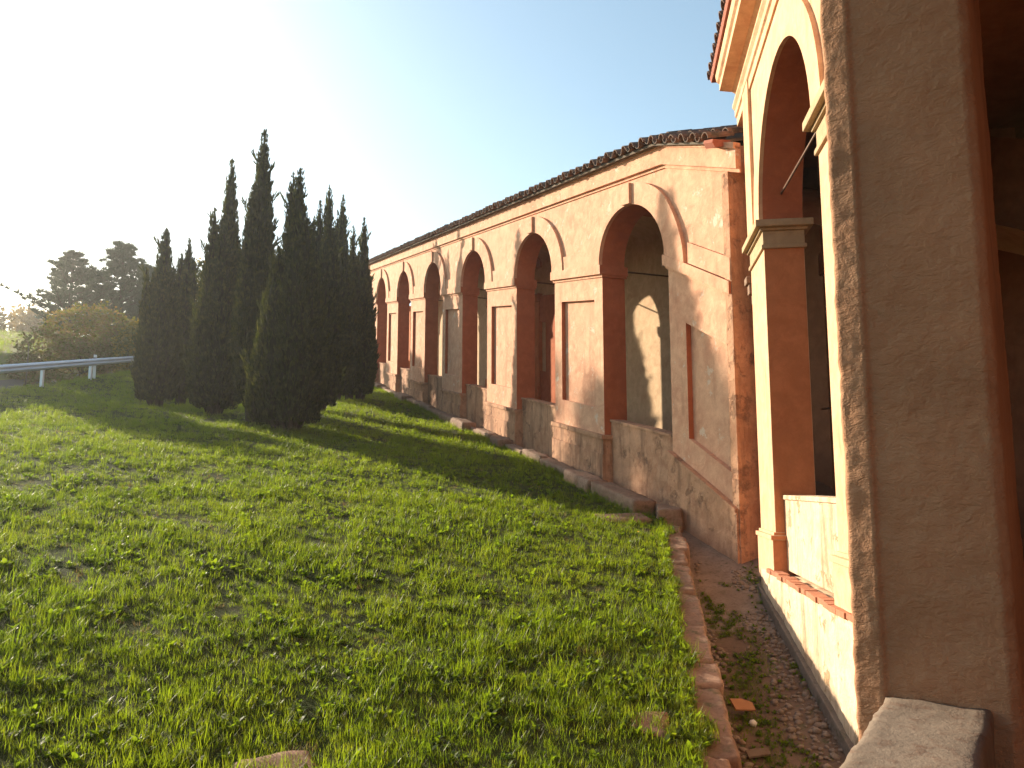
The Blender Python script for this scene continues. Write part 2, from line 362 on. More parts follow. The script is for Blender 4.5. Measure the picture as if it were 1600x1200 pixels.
pier_spans = [(T_START, centers[0] - H)] + [(centers[i] + H, centers[i + 1] - H) for i in range(NB - 1)] + [(centers[-1] + H, T_END)]
TH = 0.55
for i, (a, b) in enumerate(pier_spans):
    mb = MB(FA); z0 = 1.6
    pan0, pan1 = (a + 0.42, b - 0.42) if i else (a + 0.12, b - 0.55)
    ptop, pbot = Z_IMP0 - 0.50, Z_SILL + 0.22
    if i == 0: ptop, pbot = Z_IMP0 - 0.86, Z_SILL + 0.20
    # core behind the recess
    kt = 0.40
    mb.hexa(a, b, 0.10, TH, zground_arc(a) - 0.8, Z_EAVE + arc(a, kt), zground_arc(b) - 0.8, Z_EAVE + arc(b, kt), side=1, back=1)
    if i == 0: mb.m[2] = 0
    # front layer round the recessed panel
    def fl(t0, t1, f0, f1):
        mb.hexa(t0, t1, 0, 0.10, f0(t0), f1(t0), f0(t1), f1(t1), side=(1 if (t0 == a and i or t1 == b) else 0))
    g = lambda t: zground_arc(t) - 0.8
    e = lambda t: Z_EAVE + arc(t, kt)
    pt = lambda t: ptop + arc(t); pb = lambda t: pbot + arc(t)
    if i == 0:
        fl(a, pan0, g, e); fl(pan1, b, g, e)
    else:
        fl(a, pan0, g, e); fl(pan1, b, g, e)
    fl(pan0, pan1, g, pb); fl(pan0, pan1, pt, e)
    pier = mb.obj("pier", [M['front'], M['red']], arcade)
    # impost band, two steps, wrapping into the reveal
    im = MB(FA); ex = 0.05
    b1 = b if i < NB else b
    sheared(im, a - ex if i else a, b1 + (ex if i < NB else 0), -0.03, TH + 0.03, Z_IMP0, Z_IMP0 + 0.06, side=1)
    sheared(im, a - ex - .015 if i else a, b1 + (ex + .015 if i < NB else 0), -0.095, TH + 0.05, Z_IMP0 + 0.06, Z_IMP1, side=1)
    im.obj("impost", [M['front'], M['red']], pier)
    # raised block over the impost between two archivolts
    if i:
        bl = MB(FA); sheared(bl, a + 0.66, b - 0.66, -0.055, 0.0, Z_IMP1, Z_IMP1 + 0.34); bl.obj("spandrel_block", M['front'], pier)
    # plinth with a moulding
    pl = MB(FA)
    zt = Z_SILL - 0.14
    pe = 0.05 if i else 0
    if i == 0:
        sheared(pl, a + 0.01, b + 0.04, -0.09, 0.0, -0.9, zt - 0.55 + 0.36)
        sheared(pl, a + 0.01, b + 0.05, -0.115, 0.0, zt - 0.55 + 0.36, zt - 0.55 + 0.42)
    else:
        ga, gb = zground_arc(a) - 0.8, zground_arc(b) - 0.8
        za, zb_ = zt - 0.30 + arc(a), zt - 0.30 + arc(b)
        pl.hexa(a - pe, b + pe, -0.08, 0.3, ga, za - 0.32, gb, zb_ - 0.32, side=1)
        pl.hexa(a - pe + .02, b + pe - .02, -0.05, 0.28, za - 0.32, za, zb_ - 0.32, zb_, side=1)
        pl.hexa(a - pe - 0.02, b + pe + 0.02, -0.10, 0.32, za, za + 0.09, zb_, zb_ + 0.09, side=1)
    pl.obj("plinth", [M['base'], M['base']], pier)

NSEG = 28
def arch_pts(c, h, rise, zc, k, n=NSEG):
    o = []
    for j in range(n + 1):
        th = math.pi * j / n; t = c - h * math.cos(th)
        o.append((t, zc + k * (t - c) + rise * math.sin(th)))
    return o
def arch_wall(mb, pts, ztop, w0, w1):
    idx = []
    for t, z in pts:
        idx.append((mb.vert(t, w0, z), mb.vert(t, w0, ztop(t)), mb.vert(t, w1, z), mb.vert(t, w1, ztop(t))))
    for p, q in zip(idx, idx[1:]):
        mb.face([p[0], q[0], q[1], p[1]], 0); mb.face([p[2], q[2], q[3], p[3]], 1)
        mb.face([p[0], q[0], q[2], p[2]], 1); mb.face([p[1], q[1], q[3], p[3]], 0)
def ring(mb, inner, outer, w0, w1, m=0):
    idx = [(mb.vert(a[0], w0, a[1]), mb.vert(b[0], w0, b[1]), mb.vert(b[0], w1, b[1]), mb.vert(a[0], w1, a[1])) for a, b in zip(inner, outer)]
    for p, q in zip(idx, idx[1:]):
        for x in range(4): y = (x + 1) % 4; mb.face([p[x], q[x], q[y], p[y]], m)
    mb.face(list(idx[0]), m); mb.face(list(idx[-1])[::-1], m)

for i, c in enumerate(centers):
    zc = Z_IMP1 + arc(c)
    inner = arch_pts(c, H, RISE, zc, SL)
    mb = MB(FA); arch_wall(mb, inner, lambda t: Z_EAVE + arc(t, 0.4), 0, TH)
    # clip the first arch's right end: rake is the same on both sides
    aw = mb.obj("arch_wall", [M['front'], M['red']], arcade)
    av = MB(FA)
    inn = [(t, z + 0.0) for t, z in arch_pts(c, H, RISE, zc, SL)]
    outr = []
    for j in range(NSEG + 1):
        th = math.pi * j / NSEG; t = c - (H + 0.66) * math.cos(th)
        outr.append((t, zc + SL * (t - c) + 1.62 * math.sin(th)))
    inn = [(t, max(z, zc + SL * (t - c) + (0.0 if abs(t - c) < H - 1e-4 else 0.0))) for t, z in inn]
    if i == 0: outr = [(max(t, KINK - 0.75), z - (0.31 * max(0, KINK - t) if t < KINK else 0)) for t, z in outr]
    ring(av, inn, outr, -0.085, 0.0)
    av.obj("archivolt", M['front'], aw)
    ks = MB(FA); sheared(ks, c - 0.17, c + 0.17, -0.15, -0.085, Z_IMP1 + RISE + 0.004, Z_IMP1 + 1.61); ks.obj("keystone", M['front'], aw)
    # parapet in the opening
    pr = MB(FA)
    a, b = c - H, c + H
    pr.hexa(a, b, 0.16, 0.44, zground_arc(a) - 0.8, Z_SILL - 0.05 + arc(a, .1925), zground_arc(b) - 0.8, Z_SILL - 0.05 + arc(b))
    pr.hexa(a, b, 0.13, 0.47, Z_SILL - 0.05 + arc(a, .1925), Z_SILL + arc(a, .1925), Z_SILL - 0.05 + arc(b), Z_SILL + arc(b))
    pr.obj("parapet", M['base'], arcade)

# string course and fascia under the eave
sb = MB(FA)
for (zb, zt, pw) in ((Z_STR - 0.06, Z_STR, 0.035), (Z_STR, Z_EAVE - 0.06, 0.105), (Z_EAVE - 0.06, Z_EAVE, 0.14)):
    sheared(sb, T_START - 0.32, T_END, -pw, 0.0, zb, zt, kb=0.42, kt=0.40)
sb.obj("fascia_band", M['front'], arcade)
# raking bands on the stair bay
rb = MB(FA)
rb.hexa(T_START, KINK - .77, -0.06, 0, Z_IMP1 + arc(T_START) + 0.02, Z_IMP1 + arc(T_START) + 0.40, Z_IMP1 + arc(KINK - .77) + 0.02, Z_IMP1 + arc(KINK - .77) + 0.40)
rb.obj("raking_band", M['front'], arcade)
ep = MB(FA); ep.hexa(T_START - 0.02, T_START + 0.16, -0.05, 0.35, 1.4, Z_EAVE + arc(T_START, .4) - 0.5); ep.obj("end_pilaster", M['base'], arcade)
# end wall of the arcade against the pavilion
# inside: floor, back wall, vault, cross ribs
BW = 3.40
fl = MB(FA); sheared(fl, T_START - 3.2, T_END, TH, BW, Z_SILL - 1.2, Z_SILL - 0.85); fl.obj("arcade_floor", M['floor'], arcade)
bwm = MB(FA); sheared(bwm, 14.6, T_END, BW, BW + 0.4, Z_SILL - 3.0, Z_EAVE + 1.0); bwm.obj("back_wall", M['cream'], arcade)
bwm = MB(FA); sheared(bwm, T_START - 3.2, 14.6, BW - .02, BW + 0.4, Z_SILL - 3.0, Z_EAVE + 1.0); bwm.obj("back_wall", M['brown'], arcade)
VN = 12
def vprof(z0, r): return [(TH + (BW - TH) * (1 - math.cos(math.pi * j / VN)) / 2, z0 + r * math.sin(math.pi * j / VN)) for j in range(VN + 1)]
vt = MB(FA)
tcuts = [T_START - 3.2, KINK, T_END]
rows = []
for t in tcuts: rows.append([vt.vert(t, w_, z_ + arc(t)) for w_, z_ in vprof(Z_IMP1 + 1.28, 0.5)])
for r0, r1 in zip(rows, rows[1:]):
    for j in range(VN): vt.face([r0[j], r0[j + 1], r1[j + 1], r1[j]])
vt.obj("vault", M['cream'], arcade, smooth=True, recalc=False)
for i in range(NB):
    tc = centers[i] + PITCH_B / 2
    cr = MB(FA); p0 = vprof(Z_IMP1 + 1.28, 0.5); p1 = vprof(Z_IMP1 + 1.10, 0.48)
    for j in range(VN):
        for (ta, tb) in ((tc - 0.3, tc + 0.3),):
            q = [cr.vert(t, w_, z_ + arc(t)) for t in (ta, tb) for (w_, z_) in (p0[j], p0[j + 1], p1[j + 1], p1[j])]
            for f in ((0, 1, 2, 3), (4, 5, 6, 7), (3, 2, 6, 7), (0, 1, 5, 4)): cr.face([q[x] for x in f])
    cr.obj("cross_rib", M['red'], arcade)
    pp = MB(FA)
    pp.hexa(tc - 0.34, tc + 0.34, BW - 0.14, BW, Z_SILL - 1 + arc(tc), Z_IMP0 + arc(tc), side=0)
    pp.hexa(tc - 0.38, tc + 0.38, BW - 0.20, BW, Z_IMP0 + arc(tc), Z_IMP1 + arc(tc))
    pp.hexa(tc - 0.40, tc + 0.40, BW - 0.22, BW, Z_SILL - 1 + arc(tc), Z_SILL - 0.1 + arc(tc))
    pp.obj("inner_pilaster", M['jamb'], arcade)
    ti = MB(); ti.tube([FA.V(tc, TH - .02, Z_IMP1 + 0.05 + arc(tc)), FA.V(tc, BW + .02, Z_IMP1 + 0.05 + arc(tc))], 0.022, 6); ti.obj("tie_rod", M['iron'], arcade, smooth=True)
# painted red bays of the back wall with a pale sunk panel
for tc in (27.75, 38.6):
    rp = MB(FA); q = 0.10
    f = lambda t, z: z + arc(t)
    a, b, pa, pb_ = tc - 2.35, tc + 1.9, tc - 0.85, tc + 0.85
    z0_, z1_, z2_, z3_ = Z_SILL - 0.9, Z_SILL + 0.55, Z_IMP0 - 0.75, Z_IMP1
    rp.hexa(a, pa, BW - q, BW - .002, f(a, z0_), f(a, z3_), f(pa, z0_), f(pa, z3_)); rp.hexa(pb_, b, BW - q, BW - .002, f(pb_, z0_), f(pb_, z3_), f(b, z0_), f(b, z3_))
    rp.hexa(pa, pb_, BW - q, BW - .002, f(pa, z0_), f(pa, z1_), f(pb_, z0_), f(pb_, z1_)); rp.hexa(pa, pb_, BW - q, BW - .002, f(pa, z2_), f(pa, z3_), f(pb_, z2_), f(pb_, z3_))
    rp.obj("red_wall_panel", M['red'], arcade)

# roof: boarded slab, then rows of cover and pan tiles
ROOF_P = R(15)
def roof_slab():
    mb = MB(FA); wr = 2.2; zr = math.tan(ROOF_P)
    for a, b in ((T_START, KINK), (KINK, T_END)):
        for sgn in (0, 1):
            w0, w1 = (-0.26, wr) if sgn == 0 else (wr, 4.3)
            def zz(t, w_): return Z_EAVE + 0.02 + arc(t, 0.40) + zr * (min(w_, 2 * wr - w_) + 0.0)
            q = [mb.vert(t, w_, zz(t, w_) + dz) for t in (a, b) for w_ in (w0, w1) for dz in (0, 0.05)]
            for f in ((0, 1, 3, 2), (4, 5, 7, 6), (0, 1, 5, 4), (2, 3, 7, 6), (1, 3, 7, 5), (0, 2, 6, 4)): mb.face([q[x] for x in f])
    return mb.obj("roof_deck", M['wood'], arcade)
deck = roof_slab()
def half_tile(L, r0, r1, th, up=True, n=7):
    mb = MB(); ro, ri = [], []
    for k2, (y, r) in enumerate(((0, r0), (L, r1))):
        for lst, rr in ((ro, r), (ri, r - th)):
            row = []
            for j in range(n):
                a = math.pi * j / (n - 1); z = rr * math.sin(a)
                mb.v.append((-rr * math.cos(a), y, z if up else -z)); row.append(len(mb.v) - 1)
            lst.append(row)
    for j in range(n - 1):
        mb.face([ro[0][j], ro[0][j + 1], ro[1][j + 1], ro[1][j]]); mb.face([ri[0][j + 1], ri[0][j], ri[1][j], ri[1][j + 1]])
        mb.face([ro[0][j + 1], ro[0][j], ri[0][j], ri[0][j + 1]]); mb.face([ro[1][j], ro[1][j + 1], ri[1][j + 1], ri[1][j]])
    for a in (0, n - 1): mb.face([ro[0][a], ro[1][a], ri[1][a], ri[0][a]])
    return mb.mesh("roof_tile_mesh", M['tile'], smooth=False)
cov = half_tile(0.52, 0.105, 0.085, 0.018, True); pan = half_tile(0.52, 0.085, 0.105, 0.018, False)
SP = 0.365
tt = T_START + 0.12; i = 0
tile_t = []
while tt < T_END: tile_t.append(tt); tt += SP * (1.0 if tt > KINK else 0.97)
def add_tile(me, nm, t, row, dz):
    k = SL if t >= KINK else 0.40
    wpos = -0.40 + row * 0.40
    z = Z_EAVE + 0.075 + arc(t, 0.40) + math.tan(ROOF_P) * wpos + dz + random.uniform(-.012, .012)
    o = link(nm, me, arcade, FA.V(t + random.uniform(-.02, .02), wpos + random.uniform(-.03, .03), z), (ROOF_P + random.uniform(-.04, .02), math.atan(k), random.uniform(-.06, .06)))
    return o
for row in range(2):
    for t in tile_t:
        add_tile(cov, "cover_tile", t, row, 0.06 + 0.02 * row)
for t in tile_t: add_tile(pan, "pan_tile", t + SP / 2, 0, 0.09)
# the rows higher up, joined
mt = MB()
def bake(me, mat):
    b0 = len(mt.v); mt.v += [tuple(mat @ v.co) for v in me.vertices]
    for p in me.polygons: mt.face([b0 + x for x in p.vertices])
for row in range(2, 6):
    for t in tile_t:
        k = SL if t >= KINK else 0.40; wpos = -0.40 + row * 0.40
        z = Z_EAVE + 0.075 + arc(t, 0.40) + math.tan(ROOF_P) * wpos + 0.06
        bake(cov, Matrix.Translation(FA.V(t, wpos, z)) @ Matrix.Rotation(math.atan(k), 4, 'Y') @ Matrix.Rotation(ROOF_P, 4, 'X'))
mt.obj("upper_tiles", M['tile'], arcade, recalc=False, kind='stuff')
# terracotta end piece at the bottom of the stair roof
te = MB(FA); zt_ = Z_EAVE + arc(T_START, .4)
te.prism([(-0.36, zt_ - 0.06), (-0.30, zt_ - 0.14), (0.0, zt_ - 0.06), (0.0, zt_ + 0.03), (-0.34, zt_ + 0.0)], T_START - 0.06, T_START + 0.20, 0, 0.08)
te.obj("terracotta_spout", M['terra'], arcade)

# ------------------------------------------------------------------ pavilion (tall bay)
pav = empty("pavilion", FP.W(FP.t0, 0, FP.z0), FP.rot, label="tall ochre bay with a high open arch and stone capitals right of the arcade", cat="pavilion")
PC, PH, PR_, PS, PTOP = 9.85, 1.65, 1.60, 6.76, 9.30
PT0, PT1, PSET, PEND = 5.9, PC - PH, 12.7, 13.32
PZ = -0.2
fp = MB(FP)
fp.hexa(PC + PH, PSET, 0, TH, PZ, PTOP, side=1, back=1)
fp.hexa(PSET, PEND, 0.16, TH, PZ, PTOP, side=0, back=1)
far_pier = fp.obj("pier", [M['pav'], M['jamb']], pav, bevel=0.008)
np_ = MB(FP); np_.hexa(PT0, PT1, 0, TH, PZ, PTOP, side=1, back=1); near_pp = np_.obj("pier", [M['pav'], M['jamb']], pav, bevel=0.008)
aw = MB(FP); pts = arch_pts(PC, PH, PR_, PS, 0, 40); arch_wall(aw, pts, lambda t: PTOP, 0, TH); awo = aw.obj("arch_wall", [M['pav'], M['red']], pav)
av = MB(FP); ring(av, arch_pts(PC, PH, PR_, PS, 0, 40), arch_pts(PC, PH + .42, PR_ + .42, PS, 0, 40), -0.055, 0); av.obj("archivolt", M['pav'], awo)
for (a, b, pp_, wrapfar, wrapnear) in ((PC + PH, PSET, far_pier, 1, 1), (PT0, PT1, near_pp, 0, 1)):
    cp_ = MB(FP)
    lo, hi = (a - 0.0, b) if a > 9 else (a, b)
    for (zb, zt, ex) in ((6.36, 6.42, 0.035), (6.42, 6.62, 0.012), (6.62, 6.66, 0.05), (6.66, 6.76, 0.12)):
        if a > 9: cp_.hexa(a - ex, b + ex * .5, -ex, TH + ex, zb, zt)
        else: cp_.hexa(a, b + ex, -ex, TH + ex, zb, zt)
    cp_.obj("capital", M['capstone'], pp_, bevel=0.012)
    # flat strip above the capital and pilaster base
    st = MB(FP)
    if a > 9: st.hexa(b - 0.62, b - 0.10, -0.05, 0, 6.76, PTOP - 0.02)
    else: st.hexa(a + 0.2, b - 0.75, -0.05, 0, 6.76, PTOP - 0.02)
    st.obj("upper_strip", M['pav'], pp_, bevel=0.004)
    bs = MB(FP)
    for (zb, zt, ex) in ((1.70, 2.30, 0.05), (2.30, 2.36, 0.075), (2.36, 2.40, 0.03)):
        if a > 9: bs.hexa(a - ex, b + ex * .5, -ex, TH * .5, zb, zt, side=1)
        else: bs.hexa(a, b + ex, -ex, TH * .5, zb, zt, side=1)
    bs.obj("pier_base", [M['pav'], M['jamb']], pp_, bevel=0.006)
# entablature and cornice
prof = [(TH, 9.05), (-0.03, 9.05), (-0.03, 9.20), (-0.06, 9.22), (-0.06, 9.33), (-0.10, 9.38), (-0.10, 9.42), (-0.02, 9.44), (-0.02, 9.62), (-0.10, 9.68), (-0.13, 9.68), (-0.30, 9.71), (-0.30, 9.83), (-0.34, 9.86), (-0.36, 9.95), (-0.36, 10.0), (TH, 10.0)]
co = MB(FP); co.prism(prof, PT0 - 1.0, PEND + 0.05)
cor = co.obj("cornice", M['pav'], pav)
pr2 = MB(FP)
ef = [(TH, 10.004), (-0.40, 10.004), (-0.42, 10.06), (-0.42, 10.10), (2.3, 10.85), (2.3, 10.70), (TH, 10.2)]
pr2.prism(ef, PT0 - 1.0, PEND + 0.32); pr2.obj("roof_slab", M['terra'], pav)
tj = PEND + 0.28
while tj > 6.0:
    link("cover_tile", cov, pav, FP.V(tj, -0.45, 10.09), (R(15) + random.uniform(-.02, .02), 0, random.uniform(-.05, .05)))
    link("pan_tile", pan, pav, FP.V(tj - 0.15, -0.43, 10.11), (R(15), 0, random.uniform(-.05, .05)))
    tj -= 0.30
rr = MB(FP); rr.hexa(PT0 - 1, PEND + 0.3, 2.3, 4.6, 10.70, 10.84); rr.obj("roof_slab", M['terra'], pav)
# parapet, brick ledge, lower wall
pa = MB(FP); pa.hexa(PT1, PC + PH, 0.13, 0.46, 1.90, 2.84); pa.hexa(PT1 + .002, PC + PH - .002, 0.11, 0.48, 2.84, 2.90)
pa.obj("parapet", M['pavlow'], pav, bevel=0.012)
lw = MB(FP)
def wavy(mb, t0, t1, w, z0, z1, nt_, nz, amp, seed, wb):
    """rough plaster face, gently uneven, closed behind"""
    g = []
    for j in range(nz + 1):
        row = []
        for i in range(nt_ + 1):
            t = t0 + (t1 - t0) * i / nt_; z = z0 + (z1 - z0) * j / nz
            d = amp * (mn.noise(Vector((t * 1.7, z * 1.7, seed))) + 0.5 * mn.noise(Vector((t * 5, z * 5, seed + 7))))
            row.append(mb.vert(t, w + d, z))
        g.append(row)
    for j in range(nz):
        for i in range(nt_): mb.face([g[j][i], g[j][i + 1], g[j + 1][i + 1], g[j + 1][i]])
    A = [mb.vert(t0, wb, z0), mb.vert(t1, wb, z0), mb.vert(t1, wb, z1), mb.vert(t0, wb, z1)]
    mb.face([A[3], A[2], A[1], A[0]]); mb.face(g[nz] + [A[2], A[3]]); mb.face(g[0][::-1] + [A[0], A[1]])
    mb.face([r[0] for r in g][::-1] + [A[0], A[3]][::1] if False else [r[0] for r in g] + [A[3], A[0]])
    mb.face([r[-1] for r in g][::-1] + [A[1], A[2]])
wavy(lw, PT0, PSET - .25, -0.075, -0.6, 1.835, 60, 26, 0.022, 5, TH)
lw.obj("lower_wall", M['pavlow'], pav, smooth=True)
bm_ = MB(); bm_.hexa(-0.125, 0.125, -0.06, 0.08, 0, 0.058); bme = bm_.mesh("brick_mesh", M['brick'], bevel=0.006)
tb = PT1 - 0.9; nbk = 0
while tb < PC + PH + 0.25:
    if tb > 8.0 or random.random() < 0.8:
        link("brick", bme, pav, FP.V(tb, -0.035 + random.uniform(-.02, .015), 1.838 + random.uniform(-.006, .004)), (random.uniform(-.05, .05), random.uniform(-.03, .03), random.uniform(-.05, .05)))
    tb += 0.262 + random.uniform(0, .012)
fs = MB(FP)
zz0 = lambda t: 0.81 + (t - 7.86) * 0.173
fs.hexa(4.0, 12.75, -0.13, 0.2, zz0(4) - .6, zz0(4) - 0.02, zz0(12.75) - .6, zz0(12.75) + 0.02); fs.obj("foundation_strip", M['mortar'], pav, bevel=0.02)
# inside of the pavilion
PB = 4.3
ins = MB(FP); ins.hexa(PT0 - 2.5, 12.2, PB, PB + 0.4, 0.2, 10.6); ins.obj("back_wall", M['brown'], pav)
for tcen in (7.2, 9.4, 11.4):
    q = MB(FP); q.hexa(tcen - 0.3, tcen + 0.3, PB - 0.16, PB, 0.2, 6.4); q.hexa(tcen - 0.36, tcen + 0.36, PB - 0.22, PB, 6.4, 6.75); q.obj("inner_pilaster", M['jamb'], pav)
flo = MB(FP); flo.hexa(PT0 - 2, 13.2, TH, PB, 1.2, 1.95); flo.obj("pavilion_floor", M['floor'], pav)
ce = MB(FP); ce.hexa(PT0 - 3.5, 14.6, TH, PB + 7, 8.75, 8.9); ce.obj("ceiling", M['brown'], pav)
q = MB(FP); q.hexa(12.75, 13.25, 1.2, 1.65, 1.5, 8.75); q.hexa(12.7, 13.3, 1.15, 1.7, 6.4, 6.75); q.obj("inner_column", M['capstone'], pav, bevel=.01)
xw = MB(FP); xw.hexa(13.35, 13.7, 2.3, PB, 1.2, 8.75); xw.obj("added_cross_wall", M['brown'], pav)  # wall added to hide the sun patch on the arcade wall behind
xw = MB(FP); xw.hexa(13.25, 13.36, 3.22, 3.42, 1.2, 7.6); xw.hexa(13.25, 13.36, 2.3, 2.6, 1.2, 8.74); xw.obj("cross_pilaster", M['jamb'], pav)
tr = MB(); tr.tube([FP.V(PC + PH + .02, 0.26, 7.15), FP.V(PT1 - .02, 0.26, 7.05)], 0.016, 8); tr.obj("tie_rod", M['iron'], pav, smooth=True)
cb = MB(); cb.tube([FP.V(12.9 - 0.55 * j, 1.0 + 0.1 * j, 4.2 - 0.05 * math.sin(math.pi * j / 6)) for j in range(7)], 0.014, 6); cb.obj("hanging_cable", M['iron'], pav, smooth=True)
# worn corbel and iron hook where the two parts meet
cbm = MB(FP)
for (a, b, w0, w1, z0, z1) in ((12.74, 12.98, -0.07, 0.16, 6.18, 6.30), (12.76, 12.95, -0.03, 0.16, 6.02, 6.18), (12.76, 12.9, 0.02, 0.16, 5.86, 6.02)): cbm.hexa(a, b, w0, w1, z0, z1)
cbm.obj("corbel", M['kerb'], pav, bevel=0.02)
hk = MB(); hk.tube([FP.V(12.86 + .07 * math.sin(a), 0.06 - .03 * math.cos(a), 6.52 + 0.16 * math.cos(a)) for a in np.linspace(0, 2 * math.pi, 14)], 0.012, 6); hk.obj("iron_ring", M['iron'], pav, smooth=True)

# ------------------------------------------------------------------ near bay (the camera stands behind its parapet)
near = empty("near_bay", FN.W(FN.t0, -0.35, FN.z0), FN.rot, label="nearest bay of the portico with a rough brown pier and worn stone parapet", cat="portico bay")
class FNc(Frame): pass
FNN = Frame(32.6, -0.35, 3.3, 1.4)
def NVw(w): return w + 0.35         # near-frame w measured from the camera plane -> part-local w
def rough_pier():
    bm = bmesh.new(); W0, W1, T0, T1, Z0, Z1 = -0.61, -0.08, 3.3, 6.0, 0.4, 8.0
    # section outline (w,t) walked round, densified, then lofted in z
    sec = []
    def seg(a, b, n): 
        for i in range(n): sec.append((a[0] + (b[0] - a[0]) * i / n, a[1] + (b[1] - a[1]) * i / n))
    seg((W0, T1), (W0, T0 + 0.05), 10); seg((W0, T0 + 0.05), (W0 + 0.012, T0 + 0.012), 3); seg((W0 + 0.012, T0 + 0.012), (-0.505, T0 - 0.004), 8)
    seg((-0.505, T0 - 0.004), (-0.49, T0 + 0.008), 2); seg((-0.49, T0 + 0.008), (W1 - 0.03, T0), 34); seg((W1 - 0.03, T0), (W1, T0 + 0.03), 3); seg((W1, T0 + 0.03), (W1, T1), 10); seg((W1, T1), (W0, T1), 4)
    nz = 300; rings = []
    cw, ct = (W0 + W1) / 2, (T0 + T1) / 2
    for j in range(nz + 1):
        z = Z0 + (Z1 - Z0) * j / nz; row = []
        for (w_, t_) in sec:
            p = Vector((w_ * 2.2, t_ * 2.2, z * 2.2))
            d = 0.008 * mn.noise(p) + 0.003 * mn.noise(p * 3.1 + Vector((5, 0, 0))) + 0.0022 * mn.noise(p * 8 + Vector((0, 9, 0)))
            if w_ < -0.5: d *= 0.55
            d += 0.0028 * mn.noise(Vector((w_ * 16, t_ * 16, z * 26))) + 0.002 * mn.noise(Vector((w_ * 34, 3, z * 44)))
            if t_ < T0 + 0.1: 
                a = max(0, mn.noise(p * 4.3 + Vector((3, 3, 3))) - 0.25); d += 0.008 * a
                tt_, ww_ = t_ - d, w_
                if w_ < -0.58 or w_ > -0.11: ww_ += 0.008 * mn.noise(Vector((1, z * 5, 3))) + 0.007 * mn.noise(Vector((1, z * 17, 3)))
            else:
                tt_, ww_ = t_, w_ + (d if w_ > cw else -d)
            row.append(bm.verts.new(FNN.V(tt_, NVw(ww_), z)))
        rings.append(row)
    n = len(sec)
    for a, b in zip(rings, rings[1:]):
        for i in range(n): bm.faces.new((a[i], a[(i + 1) % n], b[(i + 1) % n], b[i]))
    bm.faces.new(rings[0]); bm.faces.new(rings[-1][::-1])
    bmesh.ops.recalc_face_normals(bm, faces=bm.faces)
    me = bpy.data.meshes.new("pier"); bm.to_mesh(me); bm.free()
    me.polygons.foreach_set("use_smooth", [True] * len(me.polygons)); me.materials.append(M['rough'])
    return link("pier", me, near, label="rough brown plastered pier beside the camera")
rough_pier()
def rough_block(mb, t0, t1, w0, w1, z0, z1, seed, amp=0.012, st=0.03, top_only=False):
    """box with finely uneven faces"""
    bm = bmesh.new(); bmesh.ops.create_cube(bm, size=1)
    nt_ = max(2, int((t1 - t0) / st)); nw = max(2, int((w1 - w0) / st)); nz = max(2, int((z1 - z0) / (st * 2)))
    return nt_, nw, nz
def grid_block(name, frame, t0, t1, w0, w1, z0, z1, st, amp, seed, mat, parent, rnd=0.02, **k):
    nt_, nw, nz = [max(2, int(round((b - a) / s))) for a, b, s in ((t0, t1, st), (w0, w1, st), (z0, z1, st))]
    vid = {}; mb = MB()
    def vt(i, j, l):
        key = (i, j, l)
        if key in vid: return vid[key]
        t = t0 + (t1 - t0) * i / nt_; w_ = w0 + (w1 - w0) * j / nw; z = z0 + (z1 - z0) * l / nz
        # round the arrises
        c = Vector(((t0 + t1) / 2, (w0 + w1) / 2, (z0 + z1) / 2)); p = Vector((t, w_, z))
        edges = sum((i in (0, nt_), j in (0, nw), l in (0, nz)))
        if edges >= 2:
            for ax, (lo, hi, on) in enumerate(((t0, t1, i in (0, nt_)), (w0, w1, j in (0, nw)), (z0, z1, l in (0, nz)))):
                if on: p[ax] += rnd * (1 if p[ax] < c[ax] else -1) * (0.5 + abs(mn.noise(p * 6 + Vector((seed, 0, 0)))))
        q = p * 4 + Vector((seed * 3.1, seed, 0))
        d = Vector((mn.noise(q), mn.noise(q + Vector((11, 0, 0))), mn.noise(q + Vector((0, 17, 0))))) * amp
        q2 = q * 4; d += Vector((mn.noise(q2), mn.noise(q2 + Vector((11, 0, 0))), mn.noise(q2 + Vector((0, 17, 0))))) * amp * 0.5
        p += d
        mb.v.append(frame.V(*p) if frame else tuple(p)); vid[key] = len(mb.v) - 1; return vid[key]
    for i in range(nt_):
        for j in range(nw):
            for l in (0, nz): mb.face([vt(i, j, l), vt(i + 1, j, l), vt(i + 1, j + 1, l), vt(i, j + 1, l)])
    for i in range(nt_):
        for l in range(nz):
            for j in (0, nw): mb.face([vt(i, j, l), vt(i + 1, j, l), vt(i + 1, j, l + 1), vt(i, j, l + 1)])
    for j in range(nw):
        for l in range(nz):
            for i in (0, nt_): mb.face([vt(i, j, l), vt(i, j + 1, l), vt(i, j + 1, l + 1), vt(i, j, l + 1)])
    me = mb.mesh(name, mat, smooth=True)
    if parent is False: return me
    return link(name, me, parent, **k)
grid_block("parapet", FNN, -0.5, 3.31, NVw(-0.50), NVw(-0.165), 0.9, 2.25, 0.028, 0.010, 2, M['parstone'], near, 0.008)
